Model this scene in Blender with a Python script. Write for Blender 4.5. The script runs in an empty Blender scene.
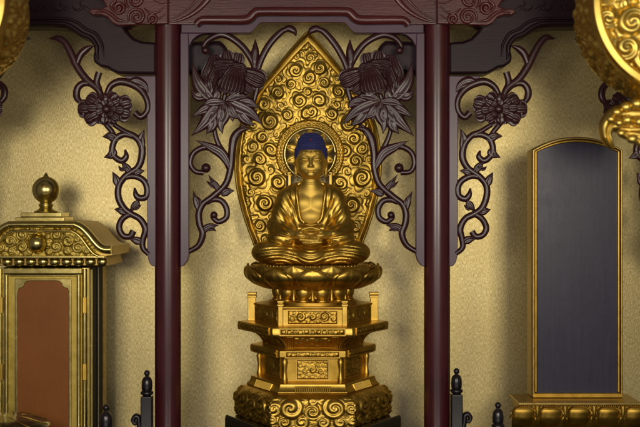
import bpy, bmesh, math, random
import numpy as np
from math import sin, cos, pi, radians
random.seed(7); rng = np.random.RandomState(11)
SC = bpy.context.scene
COL = SC.collection
U = 0.002          # one design unit = 2 mm = one photo pixel at the reference plane
D = 1080.0         # camera distance from the reference plane, in units

# ------------------------------------------------------------------ camera
cd = bpy.data.cameras.new('camera'); cam = bpy.data.objects.new('camera', cd); COL.objects.link(cam)
cam.location = (0, -D*U, 0); cam.rotation_euler = (pi/2, 0, 0)
cd.sensor_width = 36; cd.lens = 36*D/640; cd.clip_end = 100; cd.clip_start = 0.05
cd.dof.use_dof = True; cd.dof.focus_distance = (D+45)*U; cd.dof.aperture_fstop = 3.2
SC.camera = cam
# ------------------------------------------------------------------ world and lamps
wd = bpy.data.worlds.new('World'); SC.world = wd; wd.use_nodes = True
bg = wd.node_tree.nodes['Background']; bg.inputs[0].default_value = (0.94, 0.80, 0.70, 1); bg.inputs[1].default_value = 0.115

def area(name, loc, target, sx, sy, power, col):
    l = bpy.data.lights.new(name, 'AREA'); l.shape = 'RECTANGLE'; l.size = sx; l.size_y = sy
    l.energy = power; l.color = col
    o = bpy.data.objects.new(name, l); COL.objects.link(o); o.location = loc
    from mathutils import Vector
    o.rotation_euler = (Vector(target)-Vector(loc)).to_track_quat('-Z', 'Y').to_euler()
    return o
area('lamp_left', (-0.56, -2.05, 0.17), (-0.15, 0.2, -0.05), 0.34, 0.38, 10.5, (1.0, 0.90, 0.70))
area('lamp_right', (0.56, -2.05, 0.17), (0.15, 0.2, -0.05), 0.34, 0.38, 10.5, (1.0, 0.90, 0.70))
area('window_light', (-0.1, -3.6, 0.12), (0, 0, -0.05), 1.1, 0.9, 8.0, (0.74, 0.72, 1.0))
SC.view_settings.view_transform = 'Standard'; SC.view_settings.look = 'None'
SC.view_settings.gamma = 1; SC.view_settings.exposure = -0.08

# ------------------------------------------------------------------ helpers
def K(Y): return (D+Y)/D
def PX(px, py, Y): return ((px-320)*K(Y), Y, (213.5-py)*K(Y))
def QX(px, Y): return (px-320)*K(Y)
def QZ(py, Y): return (213.5-py)*K(Y)
ORI = {}
class MB:
    def __init__(s): s.v = []; s.f = []
    def add(s, vs, fs):
        n = len(s.v); s.v.extend([tuple(map(float, p)) for p in vs]); s.f.extend([tuple(i+n for i in f) for f in fs]); return s
    def box(s, x0, x1, y0, y1, z0, z1):
        return s.add([(x0,y0,z0),(x1,y0,z0),(x1,y1,z0),(x0,y1,z0),(x0,y0,z1),(x1,y0,z1),(x1,y1,z1),(x0,y1,z1)],
                     [(0,3,2,1),(4,5,6,7),(0,1,5,4),(1,2,6,5),(2,3,7,6),(3,0,4,7)])
    def prism(s, poly, y0, y1):
        n = len(poly); vs = [(x,y0,z) for x,z in poly]+[(x,y1,z) for x,z in poly]
        return s.add(vs, [tuple(range(n)), tuple(range(2*n-1,n-1,-1))]+[(i,(i+1)%n,n+(i+1)%n,n+i) for i in range(n)])
    def loft(s, rings, close=True):
        n = len(rings[0]); vs = [p for r in rings for p in r]; fs = []
        for k in range(len(rings)-1):
            for i in range(n):
                j = (i+1) % n; fs.append((k*n+i, k*n+j, (k+1)*n+j, (k+1)*n+i))
        if close: fs += [tuple(range(n-1,-1,-1)), tuple(range((len(rings)-1)*n, len(rings)*n))]
        return s.add(vs, fs)
    def lathe(s, cx, cy, prof, n=24):
        return s.loft([[(cx+max(r,.01)*cos(2*pi*i/n), cy+max(r,.01)*sin(2*pi*i/n), z) for i in range(n)] for r, z in prof])
    def lathe_y(s, cx, cz, prof, n=24, ring=False):      # profile (r, y)
        if ring: prof = prof+prof[:1]
        return s.loft([[(cx+max(r,.01)*cos(2*pi*i/n), y, cz+max(r,.01)*sin(2*pi*i/n)) for i in range(n)] for r, y in prof], not ring)
    def sphere(s, c, r, nu=12, nv=8):
        r = r if hasattr(r, '__len__') else (r, r, r)
        return s.loft([[(c[0]+r[0]*sin(pi*k/nv)*cos(2*pi*i/nu)+(0 if 0<k<nv else 1e-3*cos(i)), c[1]+r[1]*sin(pi*k/nv)*sin(2*pi*i/nu)+(0 if 0<k<nv else 1e-3*sin(i)), c[2]-r[2]*cos(pi*k/nv)) for i in range(nu)] for k in range(nv+1)])
    def grid(s, P):
        P = np.asarray(P); a, b = P.shape[:2]; n = len(s.v); s.v.extend(map(tuple, P.reshape(-1,3).tolist()))
        for i in range(a-1):
            o = n+i*b
            s.f.extend([(o+j, o+j+1, o+b+j+1, o+b+j) for j in range(b-1)])
        return s
    def shell(s, P, th):                     # closed sheet of thickness th along the normal
        P = np.asarray(P, float); a, b = P.shape[:2]
        N = np.cross(np.gradient(P, axis=0), np.gradient(P, axis=1)); N /= np.linalg.norm(N, axis=2, keepdims=True)+1e-9
        n = len(s.v); s.grid(P); s.grid(P+N*th); m = a*b
        edge = [(0,j) for j in range(b)]+[(i,b-1) for i in range(1,a)]+[(a-1,j) for j in range(b-2,-1,-1)]+[(i,0) for i in range(a-2,0,-1)]
        ids = [n+i*b+j for i, j in edge]
        s.f.extend([(ids[k], ids[(k+1)%len(ids)], ids[(k+1)%len(ids)]+m, ids[k]+m) for k in range(len(ids))])
        return s
def new_obj(name, me, parent, origin):
    o = bpy.data.objects.new(name, me); COL.objects.link(o)
    if parent is not None: o.parent = parent; ORI[o] = ORI[parent]
    else: o.location = [c*U for c in origin]; ORI[o] = origin
    return o
def build(name, mb, mat, parent=None, origin=None, smooth=None, bevel=0, recalc=True):
    v = np.array(mb.v, float)
    if parent is not None: org = ORI[parent]
    elif origin is not None: org = origin
    else: org = ((v[:,0].min()+v[:,0].max())/2, (v[:,1].min()+v[:,1].max())/2, v[:,2].min())
    me = bpy.data.meshes.new(name); me.from_pydata(((v-np.array(org))*U).tolist(), [], mb.f)
    if recalc:
        bm = bmesh.new(); bm.from_mesh(me); bmesh.ops.recalc_face_normals(bm, faces=bm.faces); bm.to_mesh(me); bm.free()
    me.materials.append(mat)
    if smooth is not None:
        me.polygons.foreach_set('use_smooth', [True]*len(me.polygons))
        if smooth < 180: me.set_sharp_from_angle(angle=radians(smooth))
    me.update()
    o = new_obj(name, me, parent, org)
    if bevel:
        b = o.modifiers.new('bevel', 'BEVEL'); b.width = bevel*U; b.segments = 3; b.limit_method = 'ANGLE'; b.angle_limit = radians(35)
        me.polygons.foreach_set('use_smooth', [True]*len(me.polygons)); b.harden_normals = True
    return o
def thing(name, label, cat, loc, group=None):
    o = bpy.data.objects.new(name, None); COL.objects.link(o); o.location = [c*U for c in loc]; o.empty_display_size = .02
    ORI[o] = tuple(loc); tag(o, label, cat, group); return o
def tag(o, label, cat, group=None):
    o['label'] = label; o['category'] = cat
    if group: o['group'] = group
    return o
def structure(o): o['kind'] = 'structure'; return o
def dup(o, parent, rz=0):
    c = o.copy(); COL.objects.link(c); c.parent = parent; ORI[c] = ORI[parent]; c.rotation_euler[2] += rz; return c
def crom(pts, n):
    P = np.array(pts, float); m = len(P)
    if m == 2: t = np.linspace(0,1,n)[:,None]; return P[0]*(1-t)+P[1]*t
    Q = np.vstack([2*P[0]-P[1], P, 2*P[-1]-P[-2]]); out = []
    for u in np.linspace(0, m-1-1e-6, n):
        i = int(u); t = u-i; a, b, c, d = Q[i:i+4]
        out.append(.5*(2*b+(c-a)*t+(2*a-5*b+4*c-d)*t*t+(3*b-a-3*c+d)*t**3))
    return np.array(out)
def ribbon(mb, pts, w, Y=10, h=None, th=3, groove=0, n=None, mx=None, dome=1.0):
    """carved member along pixel points (px, py[, dY]); w: half widths; rounded front, flat back."""
    pts = [(p[0], p[1], p[2] if len(p) > 2 else 0) for p in pts]
    if mx is not None: pts = [(mx-p[0], p[1], p[2]) for p in pts]
    n = n or max(10, 5*len(pts)); C = crom(pts, n)
    w = np.interp(np.linspace(0,1,n), np.linspace(0,1,len(w)), w) if len(w) < 4 else crom([(a,0) for a in w], n)[:,0]
    w = np.maximum(w, .15)
    X = np.array([PX(p[0], p[1], Y) for p in C]); X[:,1] += C[:,2]
    T = np.gradient(X[:,[0,2]], axis=0); T /= np.linalg.norm(T, axis=1, keepdims=True)+1e-9
    Nn = np.stack([-T[:,1], T[:,0]], 1); hh = h if h is not None else w.max()
    S = np.linspace(-1, 1, 9); rings = []
    for k in range(n):
        hk = hh*min(1, (w[k]/max(w.max()*.8, .01))**.7); r = []
        for s in S:
            y = hk*math.sqrt(max(0, 1-abs(s)**2.2))*dome
            if groove: y -= groove*hk*math.exp(-(s/.28)**2)
            r.append((X[k,0]+Nn[k,0]*w[k]*s, X[k,1]-y, X[k,2]+Nn[k,1]*w[k]*s))
        for s in (.9, -.9): r.append((X[k,0]+Nn[k,0]*w[k]*s, X[k,1]+th, X[k,2]+Nn[k,1]*w[k]*s))
        rings.append(r)
    mb.loft(rings); return mb
def tube(mb, P, r, n=8):
    P = np.array(P, float); T = np.gradient(P, axis=0); T /= np.linalg.norm(T, axis=1, keepdims=True)+1e-9
    r = np.broadcast_to(np.asarray(r, float), (len(P),)); rings = []; a = np.array([.3,.2,.93])
    for p, t, q in zip(P, T, r):
        a = a-t*np.dot(a,t); a /= np.linalg.norm(a)+1e-9; b = np.cross(t, a)
        rings.append([tuple(p+q*(cos(2*pi*i/n)*a+sin(2*pi*i/n)*b)) for i in range(n)])
    mb.loft(rings); return mb
def swirl_field(X, Z, sw, turns=1.7, dome=.17, ridge_=.075):
    """relief of overlapping cloud scrolls; sw: (cx, cz, R, hand, rot)"""
    H = np.zeros_like(X)
    for cx, cz, R, hand, rot in sw:
        dx, dz = X-cx, Z-cz; r = np.hypot(dx, dz)+1e-6; th = np.arctan2(dz, dx)*hand+rot; q = r/R
        if turns == 0: h = np.sqrt(np.clip(1-q*q, 0, 1))*R*.34
        else:
            ph = turns*q*2*pi-th
            ridge = np.abs(np.cos(ph*.5))**1.1
            h = R*(dome*np.clip(1-q**2.6, 0, 1)**.6+ridge_*(ridge-.5)*np.clip((1-q)*5, 0, 1)*np.clip(q*6,0.3,1))
        H = np.maximum(H, np.where(q < 1, h, 0))
    return H
def cloud_field(X, Z, sw, lobes=5, dome=.20, core=.55, turns=1.5):
    """scalloped cloud clusters: gentle dome, raised outline, small raised spiral core"""
    H = np.zeros_like(X)
    for cx, cz, R, hand, rot in sw:
        dx, dz = X-cx, Z-cz; r = np.hypot(dx, dz)+1e-6; th = np.arctan2(dz, dx)*hand+rot
        q = r/(R*(.80+.22*np.abs(np.cos(th*lobes*.5))**.8)); c = np.clip(r/(R*core), 0, 1)
        h = dome*np.clip(1-q**3, 0, 1)**.5+.030*np.exp(-((q-.86)/.08)**2)-.020*np.exp(-((q-.72)/.07)**2)
        rg = np.abs(np.cos((turns*c*2*pi-th)*.5))**1.2
        h = h+.11*np.sqrt(1-c**2)+.060*(rg-.5)*np.clip((1-c)*4, 0, 1)
        H = np.maximum(H, np.where(q < 1, h*R, 0))
    return H
def pack(x0, x1, z0, z1, rmin, rmax, n, inside=None, seed=1, fill=.82, pre=()):
    r_ = np.random.RandomState(seed); L = list(pre)
    for R in np.linspace(rmax, rmin, n):
        for _ in range(40):
            x, z = r_.uniform(x0, x1), r_.uniform(z0, z1)
            if inside and not inside(x, z, R): continue
            if all(math.hypot(x-a[0], z-a[1]) > fill*(R+a[2]) for a in L):
                L.append((x, z, R, r_.choice([-1,1]), r_.uniform(0,6.3))); break
    return L
def relief_panel(mb, O, a, b, W, H, sw, nrm, res=1.0, amp=1.0, turns=1.7, edge=1.5):
    O, a, b, nrm = map(lambda q: np.array(q, float), (O, a, b, nrm))
    nx, nz = max(8, int(W/res)), max(8, int(H/res)); X, Z = np.meshgrid(np.linspace(0,W,nx), np.linspace(0,H,nz), indexing='ij')
    h = swirl_field(X, Z, sw, turns, .30, .13)*amp
    e = np.minimum(np.minimum(X, W-X), np.minimum(Z, H-Z)); h = h*np.clip(e/edge, 0, 1)
    mb.grid(O+X[...,None]*a+Z[...,None]*b+h[...,None]*nrm); return mb
# SDF toolbox
def smin(a, b, k): h = np.clip(.5+.5*(b-a)/k, 0, 1); return b*(1-h)+a*h-k*h*(1-h)
def smax(a, b, k): return -smin(-a, -b, k)
def ell(G, c, r):
    q = [(g-ci)/ri for g, ci, ri in zip(G, c, r)]; k0 = np.sqrt(q[0]**2+q[1]**2+q[2]**2)
    k1 = np.sqrt((q[0]/r[0])**2+(q[1]/r[1])**2+(q[2]/r[2])**2)+1e-9; return k0*(k0-1)/k1
def cap(G, a, b, ra, rb=None):
    rb = ra if rb is None else rb; a = np.array(a, float); d = np.array(b, float)-a; L = (d*d).sum()
    t = np.clip(((G[0]-a[0])*d[0]+(G[1]-a[1])*d[1]+(G[2]-a[2])*d[2])/L, 0, 1)
    return np.sqrt((G[0]-a[0]-t*d[0])**2+(G[1]-a[1]-t*d[1])**2+(G[2]-a[2]-t*d[2])**2)-(ra+(rb-ra)*t)
def surfnet(F, org, h):
    off = np.array([(i,j,k) for i in (0,1) for j in (0,1) for k in (0,1)])
    S = F < 0; n = np.array(F.shape)-1
    cnt = sum(S[o[0]:o[0]+n[0], o[1]:o[1]+n[1], o[2]:o[2]+n[2]].astype(np.int8) for o in off)
    idx = np.argwhere((cnt > 0) & (cnt < 8)); V = np.stack([F[idx[:,0]+o[0], idx[:,1]+o[1], idx[:,2]+o[2]] for o in off], 1)
    acc = np.zeros((len(idx),3)); c = np.zeros(len(idx))
    for a in range(8):
        for b in range(a+1, 8):
            if np.abs(off[a]-off[b]).sum() != 1: continue
            m = (V[:,a] < 0) != (V[:,b] < 0); t = np.where(m, V[:,a]/np.where(m, V[:,a]-V[:,b], 1), 0)
            acc += m[:,None]*(off[a]+t[:,None]*(off[b]-off[a])); c += m
    vert = (idx+acc/c[:,None])*h+np.array(org); M = -np.ones(tuple(n), int); M[tuple(idx.T)] = np.arange(len(idx)); faces = []
    for ax in range(3):
        sl0 = [slice(1,-1)]*3; sl1 = [slice(1,-1)]*3; sl0[ax] = slice(0,-1); sl1[ax] = slice(1,None)
        A, B = S[tuple(sl0)], S[tuple(sl1)]; e = np.argwhere(A != B); fl = A[tuple(e.T)]
        o = np.ones(3, int); o[ax] = 0; e = e+o; u, w = [(1,2),(2,0),(0,1)][ax]
        q = []
        for du, dw in ((0,0),(1,0),(1,1),(0,1)):
            d = e.copy(); d[:,u] -= du; d[:,w] -= dw; q.append(M[tuple(d.T)])
        q = np.stack(q, 1); q[~fl] = q[~fl][:,::-1]; faces.append(q)
    return vert, np.vstack(faces)
def sdf_obj(name, fn, lo, hi, h, mat, parent, xf, smooth_it=2):
    ax = [np.arange(a-2*h, b+2*h, h, dtype=np.float32) for a, b in zip(lo, hi)]
    G = np.meshgrid(*ax, indexing='ij'); F = fn(G); v, f = surfnet(F, [a[0] for a in ax], h)
    mb = MB(); mb.v = [tuple(p) for p in xf(v).tolist()]; mb.f = [tuple(q) for q in f.tolist()]
    return build(name, mb, mat, parent, smooth=180, recalc=False)

# ------------------------------------------------------------------ materials
def nodes(name):
    m = bpy.data.materials.new(name); m.use_nodes = True; nt = m.node_tree; p = nt.nodes['Principled BSDF']; return m, nt, p
def N(nt, t, **kw):
    n = nt.nodes.new(t)
    for k, v in kw.items():
        if k in n.inputs: n.inputs[k].default_value = v
        else: setattr(n, k, v)
    return n
def coords(nt, scale=(1,1,1)):
    tc = nt.nodes.new('ShaderNodeTexCoord'); mp = nt.nodes.new('ShaderNodeMapping'); mp.inputs['Scale'].default_value = scale
    nt.links.new(tc.outputs['Object'], mp.inputs['Vector']); return mp.outputs['Vector']
def ramp(nt, fac, stops):
    r = nt.nodes.new('ShaderNodeValToRGB'); e = r.color_ramp.elements
    e[0].position, e[0].color = stops[0][0], (*stops[0][1],1); e[1].position, e[1].color = stops[-1][0], (*stops[-1][1],1)
    for p, c in stops[1:-1]: q = e.new(p); q.color = (*c,1)
    nt.links.new(fac, r.inputs['Fac']); return r.outputs['Color']
def bump(nt, p, height, strength, dist):
    b = N(nt, 'ShaderNodeBump', Strength=strength, Distance=dist); nt.links.new(height, b.inputs['Height']); nt.links.new(b.outputs['Normal'], p.inputs['Normal']); return b
def noise(nt, vec, scale, detail=4, rough=.55):
    n = N(nt, 'ShaderNodeTexNoise', Scale=scale, Detail=detail, Roughness=rough); nt.links.new(vec, n.inputs['Vector']); return n.outputs['Fac']
def gold(name, lo, hi, rough, bs=.25, scale=60):
    m, nt, p = nodes(name); v = coords(nt); n1 = noise(nt, v, scale, 5, .6); n2 = noise(nt, v, 520, 2)
    nt.links.new(ramp(nt, n1, [(.3, lo), (.7, hi)]), p.inputs['Base Color']); p.inputs['Metallic'].default_value = 1
    mr = N(nt, 'ShaderNodeMapRange'); mr.inputs['To Min'].default_value = rough*.75; mr.inputs['To Max'].default_value = rough*1.35
    nt.links.new(n1, mr.inputs['Value']); nt.links.new(mr.outputs['Result'], p.inputs['Roughness'])
    bump(nt, p, n2, bs, .0006); return m
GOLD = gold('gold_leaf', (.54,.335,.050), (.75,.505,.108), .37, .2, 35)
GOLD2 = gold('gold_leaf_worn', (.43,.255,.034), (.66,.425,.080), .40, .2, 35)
BRASS = gold('polished_brass', (.60,.49,.16), (.74,.61,.23), .24, .06)
BRASSM = gold('stippled_brass', (.40,.29,.06), (.58,.44,.11), .45, .5)
LANT = gold('lantern_gold', (.78,.54,.10), (.90,.66,.17), .36, .1)
TABG = gold('dull_gold', (.36,.24,.07), (.52,.37,.12), .38)
def lacquer(name, lo, hi, rough, coat=.4, grain=0.0, streak=(6,6,1), spec=.5):
    m, nt, p = nodes(name); v = coords(nt, streak); n1 = noise(nt, v, 40, 6, .6); n2 = noise(nt, coords(nt), 9, 3)
    mx = N(nt, 'ShaderNodeMath', operation='MULTIPLY_ADD'); mx.inputs[1].default_value = .6; nt.links.new(n1, mx.inputs[0]); nt.links.new(n2, mx.inputs[2])
    nt.links.new(ramp(nt, mx.outputs[0], [(.55, lo), (1.05, hi)]), p.inputs['Base Color'])
    p.inputs['Roughness'].default_value = rough; p.inputs['Coat Weight'].default_value = coat; p.inputs['Coat Roughness'].default_value = rough*.6
    p.inputs['Specular IOR Level'].default_value = spec
    if grain: bump(nt, p, n1, grain, .001)
    return m
COLUMN = lacquer('maroon_lacquer', (.048,.006,.010), (.082,.011,.016), .33, .5, .22, (5,5,.4))
BEAM = lacquer('maroon_wood', (.060,.008,.009), (.110,.017,.017), .34, .3, .30, (1,8,9))
CARVE = lacquer('dark_carved_wood', (.024,.004,.007), (.048,.010,.014), .34, .2, .25, (4,4,4))
TIE = lacquer('dark_plum_wood', (.014,.004,.008), (.026,.008,.014), .44, .0, .12, (1,8,9), .3)
MATT = lacquer('matt_black', (.006,.005,.006), (.012,.010,.012), .6, .0, .05, (4,4,4), .2)
BOARD = lacquer('plum_board', (.058,.022,.046), (.096,.040,.078), .42, .2, .2, (8,8,1))
BLACK = lacquer('black_lacquer', (.006,.005,.006), (.012,.010,.012), .22, .4)
POST = lacquer('post_black', (.008,.006,.009), (.018,.013,.018), .3, .3, .1)
ORANGE = lacquer('russet_panel', (.24,.078,.014), (.31,.108,.022), .5, .0, .02, (14,14,1), .25)
def slate():
    m, nt, p = nodes('dark_slate_panel'); v = coords(nt, (26,26,1.1)); a = noise(nt, v, 6, 6, .6); b = noise(nt, coords(nt), 38, 7, .75)
    nt.links.new(ramp(nt, a, [(.25,(.025,.024,.050)),(.75,(.042,.040,.078))]), p.inputs['Base Color'])
    c = noise(nt, coords(nt, (1,1,.6)), 75, 3, .5); sp = ramp(nt, c, [(.70,(0,0,0)),(.76,(1,1,1))])
    mxc = N(nt, 'ShaderNodeMix', data_type='RGBA'); mxc.inputs[7].default_value = (.012,.011,.016,1); nt.links.new(sp, mxc.inputs[0])
    nt.links.new(p.inputs['Base Color'].links[0].from_socket, mxc.inputs[6]); nt.links.new(mxc.outputs[2], p.inputs['Base Color'])
    mr = N(nt, 'ShaderNodeMapRange'); mr.inputs['To Min'].default_value = .26; mr.inputs['To Max'].default_value = .46
    nt.links.new(b, mr.inputs['Value']); nt.links.new(mr.outputs['Result'], p.inputs['Roughness']); bump(nt, p, b, .1, .002); return m
SLATE = slate()
def cloth():
    m, nt, p = nodes('gold_brocade_cloth'); a = noise(nt, coords(nt, (1,1,.20)), 680, 2, .55); b = noise(nt, coords(nt, (.25,1,1)), 620, 1, .5); c = noise(nt, coords(nt), 5, 3)
    mx = N(nt, 'ShaderNodeMix'); mx.inputs[0].default_value = .30; nt.links.new(a, mx.inputs[2]); nt.links.new(b, mx.inputs[3])
    ad = N(nt, 'ShaderNodeMath', operation='MULTIPLY_ADD'); ad.inputs[1].default_value = .10; nt.links.new(c, ad.inputs[0]); nt.links.new(mx.outputs[0], ad.inputs[2])
    nt.links.new(ramp(nt, ad.outputs[0], [(.33,(.36,.272,.088)), (.52,(.63,.505,.205)), (.70,(.90,.785,.43))]), p.inputs['Base Color'])
    p.inputs['Metallic'].default_value = .85; p.inputs['Roughness'].default_value = .42; p.inputs['Specular IOR Level'].default_value = .7; bump(nt, p, mx.outputs[0], .5, .0008); return m
CLOTH = cloth()
def blue():
    m, nt, p = nodes('ultramarine_paint'); n = noise(nt, coords(nt), 300, 3)
    nt.links.new(ramp(nt, n, [(.3,(.022,.026,.125)),(.7,(.045,.052,.22))]), p.inputs['Base Color']); p.inputs['Roughness'].default_value = .6; return m
BLUE = blue()
RED = lacquer('red_jewel', (.28,.015,.02), (.36,.03,.03), .35, .2)
FACE = gold('face_gold', (.68,.45,.085), (.84,.59,.135), .50, .03)

# ------------------------------------------------------------------ the setting
ZS = -252          # shelf height, below the frame
YW = 156           # cloth wall
mb = MB(); mb.box(-620, 620, YW, YW+14, ZS-2, 300); structure(build('back_wall', mb, CLOTH, origin=(0,YW,0)))
mb = MB(); mb.box(-620, 620, -330, YW+14, ZS-24, ZS); structure(build('altar_shelf', mb, BLACK))

# ------------------------------------------------------------------ columns, beams
YCOL = 16
for px, lab in ((168, 'round maroon lacquered column between the gold shrine case and the statue'), (437, 'round maroon lacquered column between the statue and the arched slate tablet')):
    x = QX(px, YCOL); mb = MB(); mb.lathe(x, YCOL, [(13.2,ZS),(13.2,QZ(26,YCOL)+4)], 48)
    tag(build('column', mb, COLUMN, smooth=60), lab, 'column')
MX = 605.0         # pixel mirror sum of the altar front
def mirror_poly(p): return [(MX-x, y) for x, y in reversed(p)]
def poly(p, Y): return [(QX(a,Y), QZ(b,Y)) for a, b in p]
def scurve(a, b, n=6):        # smooth S step between two pixel points
    return [(a[0]+(b[0]-a[0])*t, a[1]+(b[1]-a[1])*(3*t*t-2*t**3)) for t in np.linspace(0,1,n)]
lin = thing('lintel_beam', 'carved maroon lintel beam with stepped lower edge spanning both columns', 'beam', (QX(302.5,0), 10, QZ(24,10)))
half = [(150,24.5)]+[(198,24.5)]+scurve((199,24.5),(204,17.5),5)+[(243,17.5)]+scurve((245,17.5),(258,9.5),7)
full = [(120,-40),(120,24.5)]+half[1:]+[(MX-x, y) for x, y in reversed(half[1:])]+[(MX-120,24.5),(MX-120,-40)]
mb = MB(); mb.prism(poly(full, 2), 2, 34); build('beam_body', mb, BEAM, lin, bevel=1.2)
path = [(196,25),(200,21),(206,20),(225,20),(242,20),(249,18.5),(255,13),(262,11.5),(302.5,11.5)]
path = path+[(MX-x,y) for x,y in path[-2::-1]]
mb = MB(); ribbon(mb, path, [3.6,4.6,4.6,4.6,4.6,3.6], Y=2, h=4.5, th=3, n=120); build('moulding', mb, BEAM, lin, smooth=50)
low = [(181,8),(181,33)]+[(247,33)]+scurve((249,33),(262,22.5),8)
low = low+[(MX-x,y) for x,y in reversed(low)]
mb = MB(); mb.prism(poly(low, 8), 8, 22); build('apron_board', mb, BOARD, lin, bevel=1.0)
for m in (None, MX):          # sickle cuts and cloud scrolls at the beam ends, over the columns
    mb = MB()
    ribbon(mb, [(214,-14),(207,0),(195,12),(180,20),(166,23)], [2.5,3.0,2.4,1.4,.4], Y=1, h=1.6, th=1, mx=m, n=30)
    ribbon(mb, [(204,-14),(198,-2),(188,9),(174,18),(164,21)], [1.2,1.4,1.0,.6,.2], Y=1, h=1.0, th=1, mx=m, n=30)
    build('sickle_carving', mb, BEAM, lin, smooth=50)
    Yn = -4; out = [(168,-40),(168,24)]+[(118,25.5),(112,23),(107,17),(100,14.5),(93,15),(88,12),(92,8),(100,9),(106,6),(103,1),(97,-3),(96,-40)]
    if m: out = [(m-x,y) for x,y in out]
    mb = MB(); mb.prism(poly(out, Yn), Yn, 26); nz = build('beam_nose', mb, BEAM, lin, bevel=1.6)
    def spiral(cx, cy, R, turns, hand, a0): return [(cx+R*(1-t)**.8*cos(a0+hand*turns*2*pi*t), cy+R*(1-t)**.8*sin(a0+hand*turns*2*pi*t)) for t in np.linspace(0,.97,26)]
    for k, (cx, cy, R, a0, hd) in enumerate(((137,17,9,2.6,1),(135,0,10,2.2,1),(152,19,5,1.5,-1),(119,8,6,2.0,-1))):
        mb = MB(); ribbon(mb, spiral(cx,cy,R,1.7,hd,a0), [1.2,1.9,1.9,1.5,1.6], Y=Yn-.3, h=2.6, th=1.5, mx=m, n=60); build('cloud_scroll', mb, BEAM, nz, smooth=50)
    mb = MB()
    ribbon(mb, [(165,6),(158,12),(150,13),(144,8)], [.4,1.2,1.4,.5], Y=Yn, h=1.6, th=1, mx=m); ribbon(mb, [(166,14),(158,19),(150,23),(140,24)], [.4,1.0,1.2,.5], Y=Yn, h=1.5, th=1, mx=m)
    ribbon(mb, [(128,22),(118,20),(112,15),(104,11),(95,13)], [.6,1.8,2.0,1.6,.7], Y=Yn, h=2.0, th=1, mx=m); ribbon(mb, [(126,12),(116,12),(111,6),(116,0),(112,-5)], [.6,1.4,1.7,1.4,.7], Y=Yn, h=2.0, th=1, mx=m)
    ribbon(mb, [(170,2),(160,3),(150,-2)], [.3,.9,.4], Y=Yn, h=1.2, th=1, mx=m)
    build('leaf_carving', mb, BEAM, nz, smooth=50)
for m, lab in ((None, 'dark curved tie beam with ridged lower edge above the gold shrine case'), (MX, 'dark curved tie beam with ridged lower edge above the arched slate tablet')):
    Yb = 12
    lo = [(156,74),(118,73.5),(112,71),(107,68),(100,66.5),(94,62),(92,57),(94,51),(93,45),(88,39),(80,36.5),(74,32),(66,28),(52,26.5),(-60,26.5)]
    up = [(-60,-40),(118,-40),(122,24),(127,31),(134,38),(142,41),(156,42)]
    pts = lo+up
    if m: pts = [(m-x,y) for x,y in pts]
    t = thing('tie_beam', lab, 'beam', (QX((60 if not m else 545),Yb), Yb+16, QZ(74,Yb)), 'curved tie beams')
    mb = MB(); mb.prism(poly(pts, Yb), Yb, Yb+30); build('beam_body', mb, TIE, t, bevel=3.5)
    mb = MB(); e = [(98,60),(97,52),(96.5,46),(91,38),(82,34),(75,29),(67,25),(52,23.5),(-58,23.5)]
    ribbon(mb, e, [.8,2.2,2.4,2.4,2.4,2.4], Y=Yb, h=3.2, th=2, mx=m, n=70); build('edge_ridge', mb, TIE, t, smooth=50)
    mb = MB(); e = [(104,57),(103,50),(102,44),(96,34),(86,29),(78,23),(69,19.5),(52,18.5),(-58,18.5)]
    ribbon(mb, e, [.5,1.4,1.6,1.6,1.6,1.6], Y=Yb, h=2.0, th=2, mx=m, n=70); build('edge_ridge', mb, TIE, t, smooth=50)
    mb = MB()
    for x0 in (90, 70, 48, 26): ribbon(mb, [(x0,9),(x0-6,6),(x0-9,9),(x0-14,10),(x0-18,6)], [.3,1.0,1.3,1.0,.3], Y=Yb, h=1.2, th=1, mx=m); ribbon(mb, [(x0-4,11),(x0-10,4),(x0-8,0)], [.3,.9,.3], Y=Yb, h=1.0, th=1, mx=m)
    build('leaf_carving', mb, TIE, t, smooth=50)
    q = [(180,41),(219,40),(225,43),(227.5,50),(227,62),(224,70),(217,74),(180,75)]
    if m: q = [(m-x,y) for x,y in q]
    mb = MB(); mb.prism(poly(q, 30), 30, 52); build('beam_end', mb, TIE, t, bevel=6)

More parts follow.
